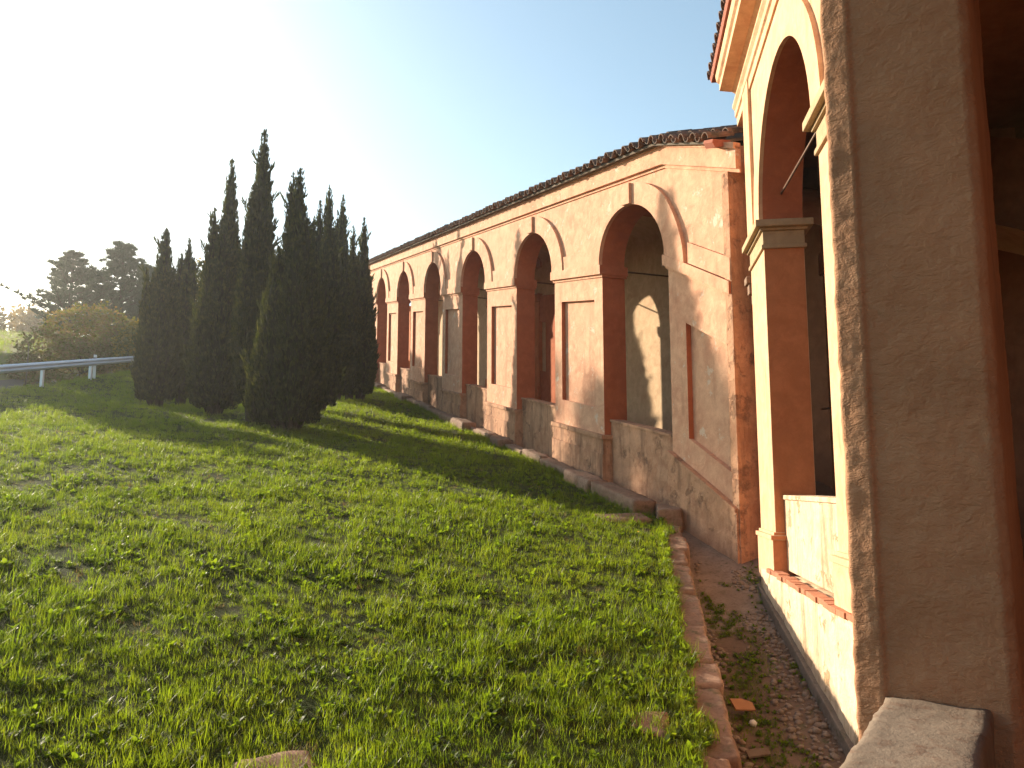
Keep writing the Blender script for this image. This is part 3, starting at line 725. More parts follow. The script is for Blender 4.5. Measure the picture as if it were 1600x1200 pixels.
# left jamb, arch and wall over it, roof, inside wall and floor of the near bay
nb = MB(FNN); nb.hexa(-2.2, -0.5, NVw(-0.61), NVw(-0.08), 0.4, 8.0); nb.obj("pier", M['rough'], near, label="pier at the back of the nearest bay")
nw_ = MB(FNN); arch_wall(nw_, arch_pts(1.4, 1.9, 1.75, 5.5, 0, 30), lambda t: 8.0, NVw(-0.60), NVw(-0.09)); nw_.obj("arch_wall", [M['rough'], M['rough']], near)
nf = MB(FNN); nf.hexa(-2.2, 6.3, NVw(-0.08), NVw(3.4), 0.9, 1.4); nf.obj("bay_floor", M['floor'], near)
nbw = MB(FNN); nbw.hexa(-2.2, 7.4, NVw(3.4), NVw(3.8), 0.9, 8.2); nbw.obj("back_wall", M['brown'], near)
nro = MB(FNN); nro.hexa(-2.2, 6.3, NVw(-0.7), NVw(3.8), 8.0, 8.2); nro.obj("roof_slab", M['terra'], near)

# ------------------------------------------------------------------ gutter along the wall foot
def lerp(a, b, f): return a + (b - a) * f
def gutter_floor(t, off):
    """floor height of the paved channel at distance t along the pavilion, off = lateral offset from the camera line"""
    base = 0.81 + (t - 7.86) * 0.173 + 0.17 * max(0, t - 11.8)
    v = (off - 1.25) / 0.75
    return base - 0.17 + 0.05 * v * v + 0.02 * mn.noise(Vector((t * 1.3, off * 1.3, 2)))
class GF: pass
gut = MB(); nt_, nw = 90, 14; T0g, T1g = 2.0, 15.2
for i in range(nt_ + 1):
    t = T0g + (T1g - T0g) * i / nt_
    for j in range(nw + 1):
        off = 0.40 + (2.35 - 0.40) * j / nw
        p = FP.u * t + FP.n * off
        gut.v.append((p.x, p.y, gutter_floor(t, off) + 0.012 * mn.noise(Vector((t * 7, off * 7, 4)))))
for i in range(nt_):
    for j in range(nw):
        tm = T0g + (T1g - T0g) * (i + .5) / nt_
        a = i * (nw + 1) + j; gut.face([a, a + 1, a + nw + 2, a + nw + 1], 1 if tm > 10.9 + 0.35 * mn.noise(Vector((j * .5, 0, 0))) else 0)
gutter = gut.obj("gutter", [M['soil'], M['mortar']], smooth=True, recalc=False, kind='structure')
# strip of ground at the foot of the arcade
sg = MB(); prev = None
for i in range(70):
    t = 12.0 + i * 0.55; row = []
    for w_ in (-1.05, -0.6, -0.1, 0.1):
        p = FA.W(t, w_, 0); z = zground_arc(t) - 0.10 - (0.25 if w_ > -.9 else 0.35)
        z += 0.05 * mn.noise(Vector((t, w_ * 2, 6)))
        sg.v.append((p.x, p.y, z)); row.append(len(sg.v) - 1)
    if prev:
        for a in range(3): sg.face([prev[a], prev[a + 1], row[a + 1], row[a]])
    prev = row
sg.obj("wall_foot_path", M['mortar'], smooth=True, kind='structure')
# cobbles
pm = []
for q in range(6):
    bm = bmesh.new(); bmesh.ops.create_icosphere(bm, subdivisions=1, radius=1.0)
    for v in bm.verts: v.co *= 1 + 0.28 * mn.noise(v.co * 1.3 + Vector((q * 7, 0, 0)))
    me = bpy.data.meshes.new("cobble_mesh"); bm.to_mesh(me); bm.free(); me.polygons.foreach_set("use_smooth", [True] * len(me.polygons)); me.materials.append(M['cobble']); pm.append(me)
spots = []; t = 4.6
while t < 13.4:
    off = 0.70
    while off < 1.93:
        tt_, oo = t + random.uniform(-.03, .03), off + random.uniform(-.03, .03)
        nz_ = mn.noise(Vector((tt_ * 1.1, oo * 1.6, 8)))
        moss = abs(oo - 1.28 - 0.1 * math.sin(tt_ * 2)) < 0.24 and nz_ > -0.25
        if not moss and nz_ > (-0.30 if tt_ < 11 else -0.02) and random.random() < .86: spots.append((tt_, oo))
        off += random.uniform(0.06, 0.085)
    t += 0.066
spots.sort(key=lambda s: s[0])
cm = MB()
vis = [s for s in spots if s[0] > 5.2]
for i, (t, off) in enumerate(vis + [s for s in spots if s[0] <= 5.2]):
    r = random.choice((.018, .024, .03, .036, .046)) * random.uniform(.85, 1.15); p = FP.u * t + FP.n * off
    rot = (random.uniform(-.3, .3), random.uniform(-.3, .3), random.uniform(0, 6.28))
    sc = (r * random.uniform(.9, 1.4), r * random.uniform(.8, 1.1), r * random.uniform(.5, .75)); loc = (p.x, p.y, gutter_floor(t, off) + r * 0.12)
    if i < 290:
        o = link("cobble", random.choice(pm), gutter, loc, rot); o.scale = sc
    else:
        from mathutils import Euler
        bake(pm[0], Matrix()) if False else None
        mm = Matrix.LocRotScale(Vector(loc), Euler(rot), Vector(sc)); me = random.choice(pm)
        b0 = len(cm.v); cm.v += [tuple(mm @ v.co) for v in me.vertices]
        for pl_ in me.polygons: cm.face([b0 + x for x in pl_.vertices])
cm.obj("far_cobbles", M['cobble'], gutter, smooth=True, recalc=False, kind='stuff')

# ------------------------------------------------------------------ kerb stones
def oriented_block(name, a, b, width, height, ztop_a, ztop_b, seed, mat, parent, inward=0.0, amp=0.024, rnd=0.012, st=0.06, **k):
    """a long stone from a to b (2D), sloping with its ends"""
    d = (b - a); L = d.length; me = grid_block(name, None, -L / 2, L / 2, -width / 2, width / 2, -height, 0, st, amp, seed, mat, False, rnd)
    o = link(name, me, parent, **k); c = (a + b) / 2
    o.location = (c.x, c.y, (ztop_a + ztop_b) / 2); o.rotation_euler = (random.uniform(-.03, .03), -math.atan2(ztop_b - ztop_a, L), math.atan2(d.y, d.x))
    return o
kerb = empty("kerb", (0, 0, 0), kind='structure')
def kz(p): return lawn_plane(p.x, p.y)
dirP = (KERB_C - KERB_P0).normalized(); s = 0.0; q = 0; Lp = (KERB_C - KERB_P0).length
perp = Vector((dirP.y, -dirP.x))
while s < Lp - 0.3:
    L = random.choice((0.55, 0.8, 1.0, 1.25)); L = min(L, Lp - 0.05 - s)
    j = random.uniform(-0.045, 0.035)
    a = KERB_P0 + dirP * s + perp * (0.17 + j); b = KERB_P0 + dirP * (s + L - 0.012) + perp * (0.17 + j)
    dz = random.uniform(-0.05, 0.025) + 0.02 + (0.0 if s < Lp - 1.2 else 0.0)
    oriented_block("kerb_stone", a, b, 0.31 + random.uniform(-.05, .04), 0.5, kz(a) + dz, kz(b) + dz, q, M['kerb'], kerb, st=0.035)
    s += L; q += 1
# the raised end block at the corner
a = KERB_C + perp * 0.18 - dirP * 0.0; b = KERB_C + perp * 0.18 + dirP * 0.75
oriented_block("kerb_stone", a, b, 0.42, 0.75, kz(a) + 0.20, kz(b) + 0.17, 77, M['kerb'], kerb, st=0.035)
dirA = (KERB_P1 - KERB_C).normalized(); perpA = Vector((dirA.y, -dirA.x)); s = 0.55; LA = (KERB_P1 - KERB_C).length
while s < LA:
    L = random.choice((0.7, 1.0, 1.3, 1.6, 1.9)); big = random.random() < 0.22
    off = 0.16 + random.uniform(-.03, .03) - (0.12 if big else 0)
    a = KERB_C + dirA * s + perpA * off; b = KERB_C + dirA * (s + L - 0.02) + perpA * off
    dz = 0.14 + random.uniform(-0.03, 0.05) + (0.08 if big else 0)
    oriented_block("kerb_stone", a, b, 0.30 + (0.16 if big else 0), 0.6, kz(a) + dz, kz(b) + dz, q, M['kerb'], kerb, st=0.08)
    s += L; q += 1

def slab(name, px, py, L, W, ang, rise, label, **k):
    # place on the lawn plane under a pixel
    d = pix_ray(px, py); kk = (0.05 - CAM_Z) / (d.z + 0.08 * d.x - 0.183 * d.y); p = d * kk + Vector((0, 0, CAM_Z))
    me = grid_block(name, None, -L / 2, L / 2, -W / 2, W / 2, -0.14, 0, 0.05, 0.016, random.randint(0, 99), M['kerb'], False, 0.03)
    o = link(name, me, None, (p.x, p.y, ground_z(p.x, p.y) + rise), (math.atan(0.183) * math.cos(R(ang)), -0.02, R(ang)))
    return props(o, label, "stone slab")
slab("stone_slab", 972, 808, 0.95, 0.55, 12, 0.07, "flat stone slab lying in the grass by the raised end of the kerb")
slab("stone_slab", 432, 1193, 0.55, 0.40, 25, 0.05, "flat stone slab in the grass at the bottom edge of the lawn")
slab("stone_slab", 985, 1130, 0.62, 0.42, -8, -0.005, "sunken stone slab half grown over beside the near kerb")
# litter in the gutter
def shard(name, t, off, me_fn, lift, rot, label, cat):
    p = FP.u * t + FP.n * off; o = me_fn(); o.location = (p.x, p.y, gutter_floor(t, off) + lift); o.rotation_euler = rot; return props(o, label, cat)
def tile_shard(nm, L, W, th, mat):
    mb = MB(); pts = [(-L * .5, -W * .5), (L * .42, -W * .42), (L * .5, W * .2), (L * .1, W * .5), (-L * .45, W * .4)]
    a = [mb.vert(x, y, 0.25 * x * x) for x, y in pts]; b = [mb.vert(x, y, 0.25 * x * x + th) for x, y in pts]
    for i in range(5): j = (i + 1) % 5; mb.face([a[i], a[j], b[j], b[i]])
    mb.face(a[::-1]); mb.face(b); return mb.obj(nm, mat, bevel=0.003)
k_ = N("orange_terracotta"); k_.pbr(k_.mix(k_.noise(20, 5, .6), (0.27, 0.115, 0.052), (0.32, 0.15, 0.072)), 0.85, k_.bump(k_.noise(70), .3, .005)); M['oterra'] = k_.mat
shard("tile_fragment", 8.55, 1.10, lambda: tile_shard("tile_fragment", 0.26, 0.17, 0.02, M['oterra']), 0.10, (R(28), R(8), R(20)), "broken orange roof tile leaning in the gutter", "tile fragment")
shard("tile_fragment", 7.75, 1.12, lambda: tile_shard("tile_fragment", 0.22, 0.12, 0.02, M['parstone']), 0.03, (R(14), R(-5), R(5)), "dull brown tile fragment half sunk in the gutter weeds", "tile fragment")
def pebble():
    o = link("white_stone", pm[2].copy(), None); o.data.materials[0] = M['whitestone']; o.scale = (.055, .045, .04); return o
shard("white_stone", 8.35, 1.17, pebble, 0.03, (0.2, 0.1, 1), "white stone beside the orange tile in the gutter", "stone")

# ------------------------------------------------------------------ grass and weeds (stuff)
def blade_strip(mb, base, yaw, lean, L, wd, nseg=2, curl=0.6):
    ds = Vector((math.cos(yaw), math.sin(yaw), 0)); sidev = Vector((-math.sin(yaw), math.cos(yaw), 0)); pts = []; p = Vector(base); ang = lean
    prev = None
    for i in range(nseg + 1):
        f = i / nseg; ww = wd * (1 - f ** 1.6) * 0.5
        if i == nseg: cur = [len(mb.v)]; mb.v.append(tuple(p))
        else: cur = [len(mb.v), len(mb.v) + 1]; mb.v.append(tuple(p - sidev * ww)); mb.v.append(tuple(p + sidev * ww))
        if prev: mb.face(prev + cur[::-1] if len(cur) == 2 else prev + cur)
        prev = cur; p = p + (ds * math.sin(ang) + Vector((0, 0, 1)) * math.cos(ang)) * (L / nseg); ang += curl / nseg
def leaf_rosette(mb, n, L, wd):
    for i in range(n):
        yaw = 6.283 * i / n + random.uniform(-.4, .4); ll = L * random.uniform(.6, 1.1); ang = random.uniform(.15, .95)
        ds = Vector((math.cos(yaw), math.sin(yaw), 0)); sv = Vector((-math.sin(yaw), math.cos(yaw), 0)); p = Vector((0, 0, 0)); prev = None; NS = 4
        for q in range(NS + 1):
            f = q / NS; ww = wd * (0.25 + 0.75 * math.sin(math.pi * min(1, f * 0.92 + .06))) * (0.5 if q < NS else 0.08)
            cur = []
            for sgn in (-1, 1): mb.v.append(tuple(p + sv * ww * sgn + Vector((0, 0, .15 * ww)))); cur.append(len(mb.v) - 1)
            if prev: mb.face([prev[0], prev[1], cur[1], cur[0]])
            prev = cur; p = p + (ds * math.sin(ang) + Vector((0, 0, 1)) * math.cos(ang)) * (ll / NS); ang += 0.28
srcs = []
def source(fn, mat):
    mb = MB(); fn(mb); o = bpy.data.objects.new("grass_clump", mb.mesh("grass_clump", mat, recalc=False)); srcs.append(o); return len(srcs) - 1
def grass_clump(n, L, spread):
    def f(mb):
        for _ in range(n):
            a, r = random.uniform(0, 6.28), spread * math.sqrt(random.random())
            blade_strip(mb, (r * math.cos(a), r * math.sin(a), -0.01), random.uniform(0, 6.28), random.uniform(.05, .75), L * random.uniform(.5, 1.15), random.uniform(.004, .0075), 2, random.uniform(.2, 1.1))
    return f
g_fine = [source(grass_clump(16, 0.10, 0.07), M['grass']) for _ in range(3)]
g_long = [source(grass_clump(14, 0.17, 0.06), M['grass']) for _ in range(2)]
g_weed = [source(lambda mb: leaf_rosette(mb, 8, 0.095, 0.033), M['weed']), source(lambda mb: leaf_rosette(mb, 9, 0.062, 0.024), M['weed']), source(lambda mb: leaf_rosette(mb, 7, 0.12, 0.028), M['weed'])]
g_dry = [source(grass_clump(9, 0.09, 0.06), M['dry'])]
def scatter(name, P, Rz, Sc, Ix, **kw):
    me = bpy.data.meshes.new(name); me.from_pydata([tuple(p) for p in P], [], [])
    at = me.attributes.new("rot", 'FLOAT_VECTOR', 'POINT'); at.data.foreach_set("vector", np.asarray(Rz, dtype=np.float32).ravel())
    at = me.attributes.new("scl", 'FLOAT', 'POINT'); at.data.foreach_set("value", np.asarray(Sc, dtype=np.float32))
    at = me.attributes.new("idx", 'INT', 'POINT'); at.data.foreach_set("value", np.asarray(Ix, dtype=np.int32))
    ng = bpy.data.node_groups.new(name, 'GeometryNodeTree')
    ng.interface.new_socket("Geometry", in_out='INPUT', socket_type='NodeSocketGeometry'); ng.interface.new_socket("Geometry", in_out='OUTPUT', socket_type='NodeSocketGeometry')
    gi = ng.nodes.new("NodeGroupInput"); go = ng.nodes.new("NodeGroupOutput")
    join = ng.nodes.new("GeometryNodeJoinGeometry")
    def attr(n, typ):
        x = ng.nodes.new("GeometryNodeInputNamedAttribute"); x.data_type = typ; x.inputs[0].default_value = n
        return next(o for o in x.outputs if o.enabled and o.name == "Attribute")
    rot, scl, idx = attr("rot", 'FLOAT_VECTOR'), attr("scl", 'FLOAT'), attr("idx", 'INT')
    for q, so_ in enumerate(srcs):
        if q not in Ix: continue
        oi = ng.nodes.new("GeometryNodeObjectInfo"); oi.inputs["Object"].default_value = so_; oi.inputs["As Instance"].default_value = True
        cmpn = ng.nodes.new("FunctionNodeCompare"); cmpn.data_type = 'INT'; cmpn.operation = 'EQUAL'
        ins_ = [s_ for s_ in cmpn.inputs if s_.enabled and s_.type == 'INT']; ng.links.new(idx, ins_[0]); ins_[1].default_value = q
        ip = ng.nodes.new("GeometryNodeInstanceOnPoints")
        ng.links.new(gi.outputs[0], ip.inputs["Points"]); ng.links.new(cmpn.outputs[0], ip.inputs["Selection"]); ng.links.new(oi.outputs["Geometry"], ip.inputs["Instance"])
        e2r = ng.nodes.new("FunctionNodeEulerToRotation"); ng.links.new(rot, e2r.inputs[0]); ng.links.new(e2r.outputs[0], ip.inputs["Rotation"])
        ng.links.new(scl, ip.inputs["Scale"]); ng.links.new(ip.outputs[0], join.inputs[0])
    ng.links.new(join.outputs[0], go.inputs[0])
    o = link(name, me, None, **kw); md = o.modifiers.new("scatter", 'NODES'); md.node_group = ng
    return o
P, RZ, SC, IX = [], [], [], []
tanL = math.tan(R(35)); 
def try_add(x, y, dist):
    n1 = mn.noise(Vector((x * .45, y * .45, 21))); n2 = mn.noise(Vector((x * 1.6, y * 1.6, 31))); n3 = mn.noise(Vector((x * .9, y * .9, 41)))
    if n2 + 0.5 * n3 < -0.72 and dist < 30: return           # thin, bare spots
    u_ = random.random()
    wp = 0.13 + 0.55 * max(0, n3) if dist < 18 else 0.07
    if n2 < -0.42 and u_ < 0.3: i = g_dry[0]
    elif u_ < wp: i = random.choice(g_weed)
    elif u_ < wp + 0.16 + 0.3 * max(0, n1): i = random.choice(g_long)
    else: i = random.choice(g_fine)
    s = random.uniform(.6, 1.2) * (1 + 0.30 * n1 + 0.60 * n2) * (1.0 if dist < 14 else 1.0 + (dist - 14) * 0.022)
    P.append((x, y, ground_z(x, y))); RZ.append((random.uniform(-.15, .15), random.uniform(-.15, .15), random.uniform(0, 6.283))); SC.append(s); IX.append(i)
for (d0, d1, dens) in ((3.4, 9, 260), (9, 15, 165), (15, 24, 90), (24, 48, 40)):
    area = 0.5 * (d1 * d1 - d0 * d0) * (R(58)); nn = int(area * dens)
    for _ in range(nn):
        a = R(random.uniform(-39, 19)); d = math.sqrt(random.uniform(d0 * d0, d1 * d1)); x, y = d * math.sin(a), d * math.cos(a)
        if right_of_kerb(x, y) > 0.0 + random.uniform(-.02, .06): continue
        if x < rail_x(y) - 0.6: continue
        try_add(x, y, d)
# tufts hanging over the kerb, weeds in the gutter
for _ in range(800):
    s = random.uniform(2.0, Lp); c = KERB_P0 + dirP * s + perp * random.uniform(-.04, .06 + .30 * max(0, mn.noise(Vector((s * 1.3, 0, 5)))))
    P.append((c.x, c.y, kz(c) + random.uniform(-.03, .02))); RZ.append((random.uniform(-.3, .3), random.uniform(0, .5), random.uniform(0, 6.28))); SC.append(random.uniform(.7, 1.25)); IX.append(random.choice(g_long + g_fine + g_weed))
for _ in range(1500):
    s = random.uniform(0.2, LA); c = KERB_C + dirA * s + perpA * random.uniform(-.25, .06)
    P.append((c.x, c.y, kz(c) - .02)); RZ.append((random.uniform(-.3, .3), random.uniform(-.2, .3), random.uniform(0, 6.28))); SC.append(random.uniform(.7, 1.3)); IX.append(random.choice(g_long + g_fine))
for _ in range(1700):
    t = random.uniform(4.6, 12.6); off = 1.28 + 0.1 * math.sin(t * 2) + random.gauss(0, .17)
    if not .75 < off < 1.9: continue
    if mn.noise(Vector((t * 1.1, off * 1.6, 8))) < -0.25: continue
    p = FP.u * t + FP.n * off
    P.append((p.x, p.y, gutter_floor(t, off))); RZ.append((random.uniform(-.3, .3), random.uniform(-.3, .3), random.uniform(0, 6.28))); SC.append(random.uniform(.35, .75)); IX.append(random.choice(g_fine + g_weed))
for _ in range(900):
    t = random.uniform(12.2, 44); p = FA.W(t, random.choice((-.12, -.2, -.35, -.6)) + random.uniform(-.1, .05), 0)
    if mn.noise(Vector((t * .8, 3, 1))) < .05: continue
    P.append((p.x, p.y, zground_arc(t) - .36)); RZ.append((0, 0, random.uniform(0, 6.28))); SC.append(random.uniform(.5, 1.1)); IX.append(random.choice(g_fine + g_weed + g_long))
for _ in range(160):
    t = random.choice((12.6, 11.9, 12.9, 9.5, 7.2)) + random.gauss(0, .25); p = FP.u * t + FP.n * (1.86 + random.gauss(0, .05))
    P.append((p.x, p.y, gutter_floor(t, 1.8))); RZ.append((0, 0, random.uniform(0, 6.28))); SC.append(random.uniform(.4, .9)); IX.append(random.choice(g_fine + g_weed))
scatter("grass", P, RZ, SC, IX, kind='stuff')
print("grass clumps", len(P))
# meadow tufts beyond the rail
P, RZ, SC, IX = [], [], [], []
for _ in range(9000):
    y = random.uniform(22, 78); x = rail_x(y) - random.uniform(0.5, 38)
    if 1.8 < rail_x(y) - x < 7.4: continue
    P.append((x, y, ground_z(x, y) - .02)); RZ.append((random.uniform(-.2, .2), random.uniform(-.2, .2), random.uniform(0, 6.28))); SC.append(random.uniform(1.6, 3.2)); IX.append(random.choice(g_long + g_dry + g_dry))
scatter("meadow_grass", P, RZ, SC, IX, kind='stuff')
# one dandelion by the slab
dn = MB(); 
px_, py_ = 997, 832
d = pix_ray(px_, py_); kk = (0.13 - CAM_Z) / (d.z + 0.08 * d.x - 0.183 * d.y); p = d * kk + Vector((0, 0, CAM_Z))
fl_ = empty("dandelion", (p.x, p.y, p.z - .12), label="single yellow dandelion in the grass near the end of the kerb", cat="flower")
st_ = MB(); st_.tube([(0, 0, -.03), (.004, 0, .06), (0, .003, .125)], .0035, 5); st_.obj("stem", M['weed'], fl_)
hd = MB()
for r_ in range(3):
    for j in range(14): blade_strip(hd, (0, 0, .125), 6.283 * j / 14 + r_ * .2, 1.35 - r_ * .45, .028 - .004 * r_, .008, 1, .2)
hd.obj("flower_head", M['flower'], fl_)

# ------------------------------------------------------------------ cypresses
def at_px(px, r):
    d = pix_ray(px, 600); h = math.hypot(d.x, d.y); return d.x / h * r, d.y / h * r
def spray_mesh(mb, rngl, p, n_out, L, up, wd, nb=4):
    """small upright fan of narrow leaf blades"""
    for _ in range(nb):
        d = (Vector((0, 0, 1)) * up + n_out * rngl.uniform(.15, .7) + Vector((rngl.gauss(0, .28), rngl.gauss(0, .28), rngl.gauss(0, .15)))).normalized()
        sv = d.cross(Vector((rngl.gauss(0, 1), rngl.gauss(0, 1), rngl.gauss(0, 1)))).normalized(); l = L * rngl.uniform(.55, 1.15); ww = wd * rngl.uniform(.7, 1.3)
        b0 = len(mb.v); q = p + n_out * rngl.uniform(-.06, .03)
        mb.v += [tuple(q - sv * ww * .35), tuple(q + sv * ww * .35), tuple(q + d * l * .5 + sv * ww * .5), tuple(q + d * l), tuple(q + d * l * .5 - sv * ww * .5)]
        mb.face([b0, b0 + 1, b0 + 2, b0 + 3, b0 + 4])
def spire_r(u):
    lo = min(1.0, 0.50 + 0.50 * (max(0, u) / 0.22) ** 0.7) if u < 0.22 else 1.0
    hi = 1.0 if u < .34 else max(0.0, 1 - ((u - .34) / .66)) ** 0.60
    return lo * hi
def cypress(px, r, top_y, spires, label, seed, nspray=6500, lift=0.28, dens=1.0):
    """spires: (dx, dy, height fraction, radius); the first one is the leader; heights measured from the ground"""
    rl = random.Random(seed); x, y = at_px(px, r); zg = ground_z(x, y)
    d = pix_ray(px, top_y); ztop = CAM_Z + d.z / math.hypot(d.x, d.y) * r; Ht = ztop - zg
    root = empty("cypress", (x, y, zg), rl.uniform(0, 0.3), label=label, cat="cypress", group="cypresses in a clump on the lawn")
    tk = MB()
    tk.tube([(0, 0, -0.25), (0.02, 0, 0.3), (0, .02, Ht * .35), (0, 0, Ht * .8)], [.17, .12, .09, .02], 9)
    for sx, sy, hf, rad in spires[1:]:
        tk.tube([(sx * .25, sy * .25, -0.15), (sx * .6, sy * .6, .35), (sx, sy, .9), (sx, sy, Ht * hf * .8)], [.09, .07, .05, .012], 7)
    tk.obj("trunk", M['bark'], root, smooth=True)
    cr = MB(); tot = sum(hf * rad for *_, hf, rad in spires)
    inner = MB()
    for si, (sx, sy, hf, rad) in enumerate(spires):
        hh = Ht * hf; z0 = lift * .6 * (1 if si == 0 else rl.uniform(.8, 1.6))
        ph = rl.uniform(0, 100)
        # dark solid core added inside the crown to stop light passing through
        rings = []
        for j in range(15):
            u = j / 14; rr = rad * spire_r(u) * 0.72; row = []
            for k2 in range(12):
                a = 6.283 * k2 / 12; q = rr * (1 + .22 * mn.noise(Vector((math.cos(a) * 1.5, math.sin(a) * 1.5, u * hh * .8 + ph))))
                inner.v.append((sx + q * math.cos(a), sy + q * math.sin(a), z0 + 0.12 + u * (hh - z0) * .95)); row.append(len(inner.v) - 1)
            rings.append(row)
        for a_, b_ in zip(rings, rings[1:]):
            for k2 in range(12): inner.face([a_[k2], a_[(k2 + 1) % 12], b_[(k2 + 1) % 12], b_[k2]])
        inner.face(rings[0][::-1])
        n = int(1.55 * nspray * hf * rad / tot)
        for _ in range(n):
            # heights weighted by circumference
            while True:
                u = rl.random()
                if rl.random() < max(.16, spire_r(u)): break
            a = rl.uniform(0, 6.283); nrm = Vector((math.cos(a), math.sin(a), 0))
            lump = 1 + .20 * mn.noise(Vector((nrm.x * 1.6, nrm.y * 1.6, u * hh * .7 + ph))) + .14 * mn.noise(Vector((nrm.x * 5, nrm.y * 5, u * hh * 1.3 + ph)))
            rr = rad * spire_r(u) * lump * rl.uniform(.84, 1.02)
            p = Vector((sx, sy, z0 + u * (hh - z0) * .985)) + nrm * rr
            spray_mesh(cr, rl, p, nrm, rl.uniform(.13, .27) * (.6 + .4 * spire_r(u)), 1.3 + .9 * u, .030, 4)
        # stray tips along the rim
        for _ in range(int(9 * dens)):
            u = rl.uniform(.12, .9); a = rl.uniform(0, 6.283); nrm = Vector((math.cos(a), math.sin(a), 0))
            p = Vector((sx, sy, z0 + u * (hh - z0))) + nrm * rad * spire_r(u) * .98
            for q in range(5): spray_mesh(cr, rl, p + Vector((0, 0, .08 * q)) + nrm * .03 * q, nrm, .3, 1.1, .045, 3)
    crown = cr.obj("crown", M['cyp'], root, recalc=False); inner.obj("blocking_core", M['cypcore'], crown, recalc=False)
    return root
def ring_spires(seed, n, rad, hlo, hhi, r0, rlo, rhi):
    rl = random.Random(seed); o = []
    for i in range(n):
        a = 6.283 * i / n + rl.uniform(-.5, .5); q = r0 * rl.uniform(.7, 1.1); o.append((q * math.cos(a), q * math.sin(a), rl.uniform(hlo, hhi), rl.uniform(rlo, rhi)))
    return o
cypress(455, 22.5, 258, [(0.05, 0, 1.0, .46), (-.17, .1, .985, .36), (.30, -.1, .80, .48), (-.40, -.2, .68, .54), (.1, -.45, .70, .5), (-.1, .45, .8, .46), (.56, .1, .62, .34), (-.70, .1, .50, .40), (-.92, -.1, .34, .24)], "broad front cypress with twin tips and ragged left side, nearest the camera", 1, 8000, .26)
cypress(338, 26.0, 243, [(.16, 0, 1.0, .44), (-.28, .05, .80, .38), (.36, .1, .72, .42), (.05, -.42, .72, .5), (-.30, -.3, .58, .46), (-.50, 0, .50, .36)], "tall cypress with stepped left shoulder, left of the tallest one", 2, 7000, .26)
cypress(394, 24.2, 197, [(0.06, 0, 1.0, .46), (.10, .2, .86, .46), (-.16, -.1, .80, .42), (.2, -.1, .66, .40)], "tallest cypress of the clump with a single slender pointed top", 3, 6500, .55)
cypress(249, 29.0, 354, [(-.05, 0, 1.0, .46), (-.40, .1, .74, .36), (.16, .1, .78, .46), (.0, -.35, .70, .5), (-.28, -.3, .6, .42), (-.62, 0, .80, .15)], "short cypress at the left end of the clump with a single sharp tip", 4, 6500, .26)
cypress(284, 30.9, 368, [(0, 0, 1.0, .34), (-.24, 0, .90, .28), (.18, .1, .88, .28), (.02, -.3, .8, .36)], "narrow cypress standing just behind the left end one", 5, 4000, .3)
cypress(501, 28.2, 286, [(.1, 0, 1.0, .36), (-.20, .1, .93, .30), (.30, -.1, .80, .36), (0, -.4, .75, .42), (-.40, .2, .86, .30)], "cypress with several close tips directly behind the broad front one", 6, 5500, .3)
cypress(526, 32.5, 302, [(.06, 0, 1.0, .34), (-.16, .1, .93, .30), (.24, -.15, .78, .40), (0, -.4, .7, .5), (-.4, .1, .7, .4)], "two-tipped cypress at the right rear of the clump", 7, 5500, .3)
cypress(546, 33.5, 350, [(0, 0, 1.0, .26), (.20, 0, .82, .36), (-.22, .1, .84, .38), (.0, -.4, .72, .46)], "lower thin-tipped cypress between two taller ones at the right rear", 8, 4500, .28)
cypress(562, 34.0, 338, [(.03, 0, 1.0, .36), (.24, .1, .72, .38), (-.20, 0, .80, .38), (.1, -.4, .66, .46), (.36, -.1, .55, .30)], "cypress at the right end of the clump closest to the arcade", 9, 5500, .26)

# ------------------------------------------------------------------ guard rail, roadside posts
def rail_pt(y): x = rail_x(y); return Vector((x, y, ground_z(x, y)))
gr = empty("guard_rail", rail_pt(34), label="grey galvanised guard rail along the road at the left", cat="guard rail")
org = gr.location
wb = MB(); prof = [(0, .76), (.035, .73), (.055, .68), (.02, .645), (-.01, .61), (.02, .575), (.055, .54), (.035, .49), (0, .46)]
prev = None
for y in np.arange(8, 58.1, 1.0):
    p = rail_pt(y); row = []
    for off, z in prof + [(o_ - .006, z_) for o_, z_ in prof[::-1]]:
        wb.v.append((p.x + off + .07 - org.x, p.y - org.y, lawn_plane(p.x, p.y) + z + .04 - org.z)); row.append(len(wb.v) - 1)
    if prev:
        nq = len(row)
        for a in range(nq): wb.face([prev[a], prev[(a + 1) % nq], row[(a + 1) % nq], row[a]])
    prev = row
wb.obj("rail", M['steel'], gr, smooth=False)
pb_ = MB(); pb_.hexa(-.05, .05, -.06, .045, -.5, .72); pme = pb_.mesh("post", M['steel'])
for y in (13.3, 17.3, 21.3, 25.3, 29.3, 33.3, 38.0, 42.0, 46.0, 50.0):
    p = rail_pt(y); link("post", pme, gr, (p.x - org.x, y - org.y, lawn_plane(p.x, p.y) - org.z))
def delineator(px, r):
    x, y = at_px(px, r); z = ground_z(x, y); rt = empty("marker_post", (x, y, z), R(25), label="white roadside marker post with dark band and reflector in front of the guard rail", cat="marker post")
    for nm, z0, z1, mt_ in (("post", -.2, .62, M['white']), ("dark_band", .62, .86, M['black']), ("cap", .86, .98, M['white'])):
        mb = MB(); s_ = .0 if nm == "post" else .002; n = 10
        ra, rb_ = .058 + s_, .05 + s_
        mb.hexa(-ra, ra, -rb_, rb_, z0, z1); mb.obj(nm, mt_, rt, bevel=0.012)
    mb = MB(); mb.hexa(-.025, .025, -.066, -.05, .66, .82); mb.obj("reflector", M['amber'], rt)
delineator(146, 38.2)
x, y = at_px(40, 36.0); zz = ground_z(x, y)
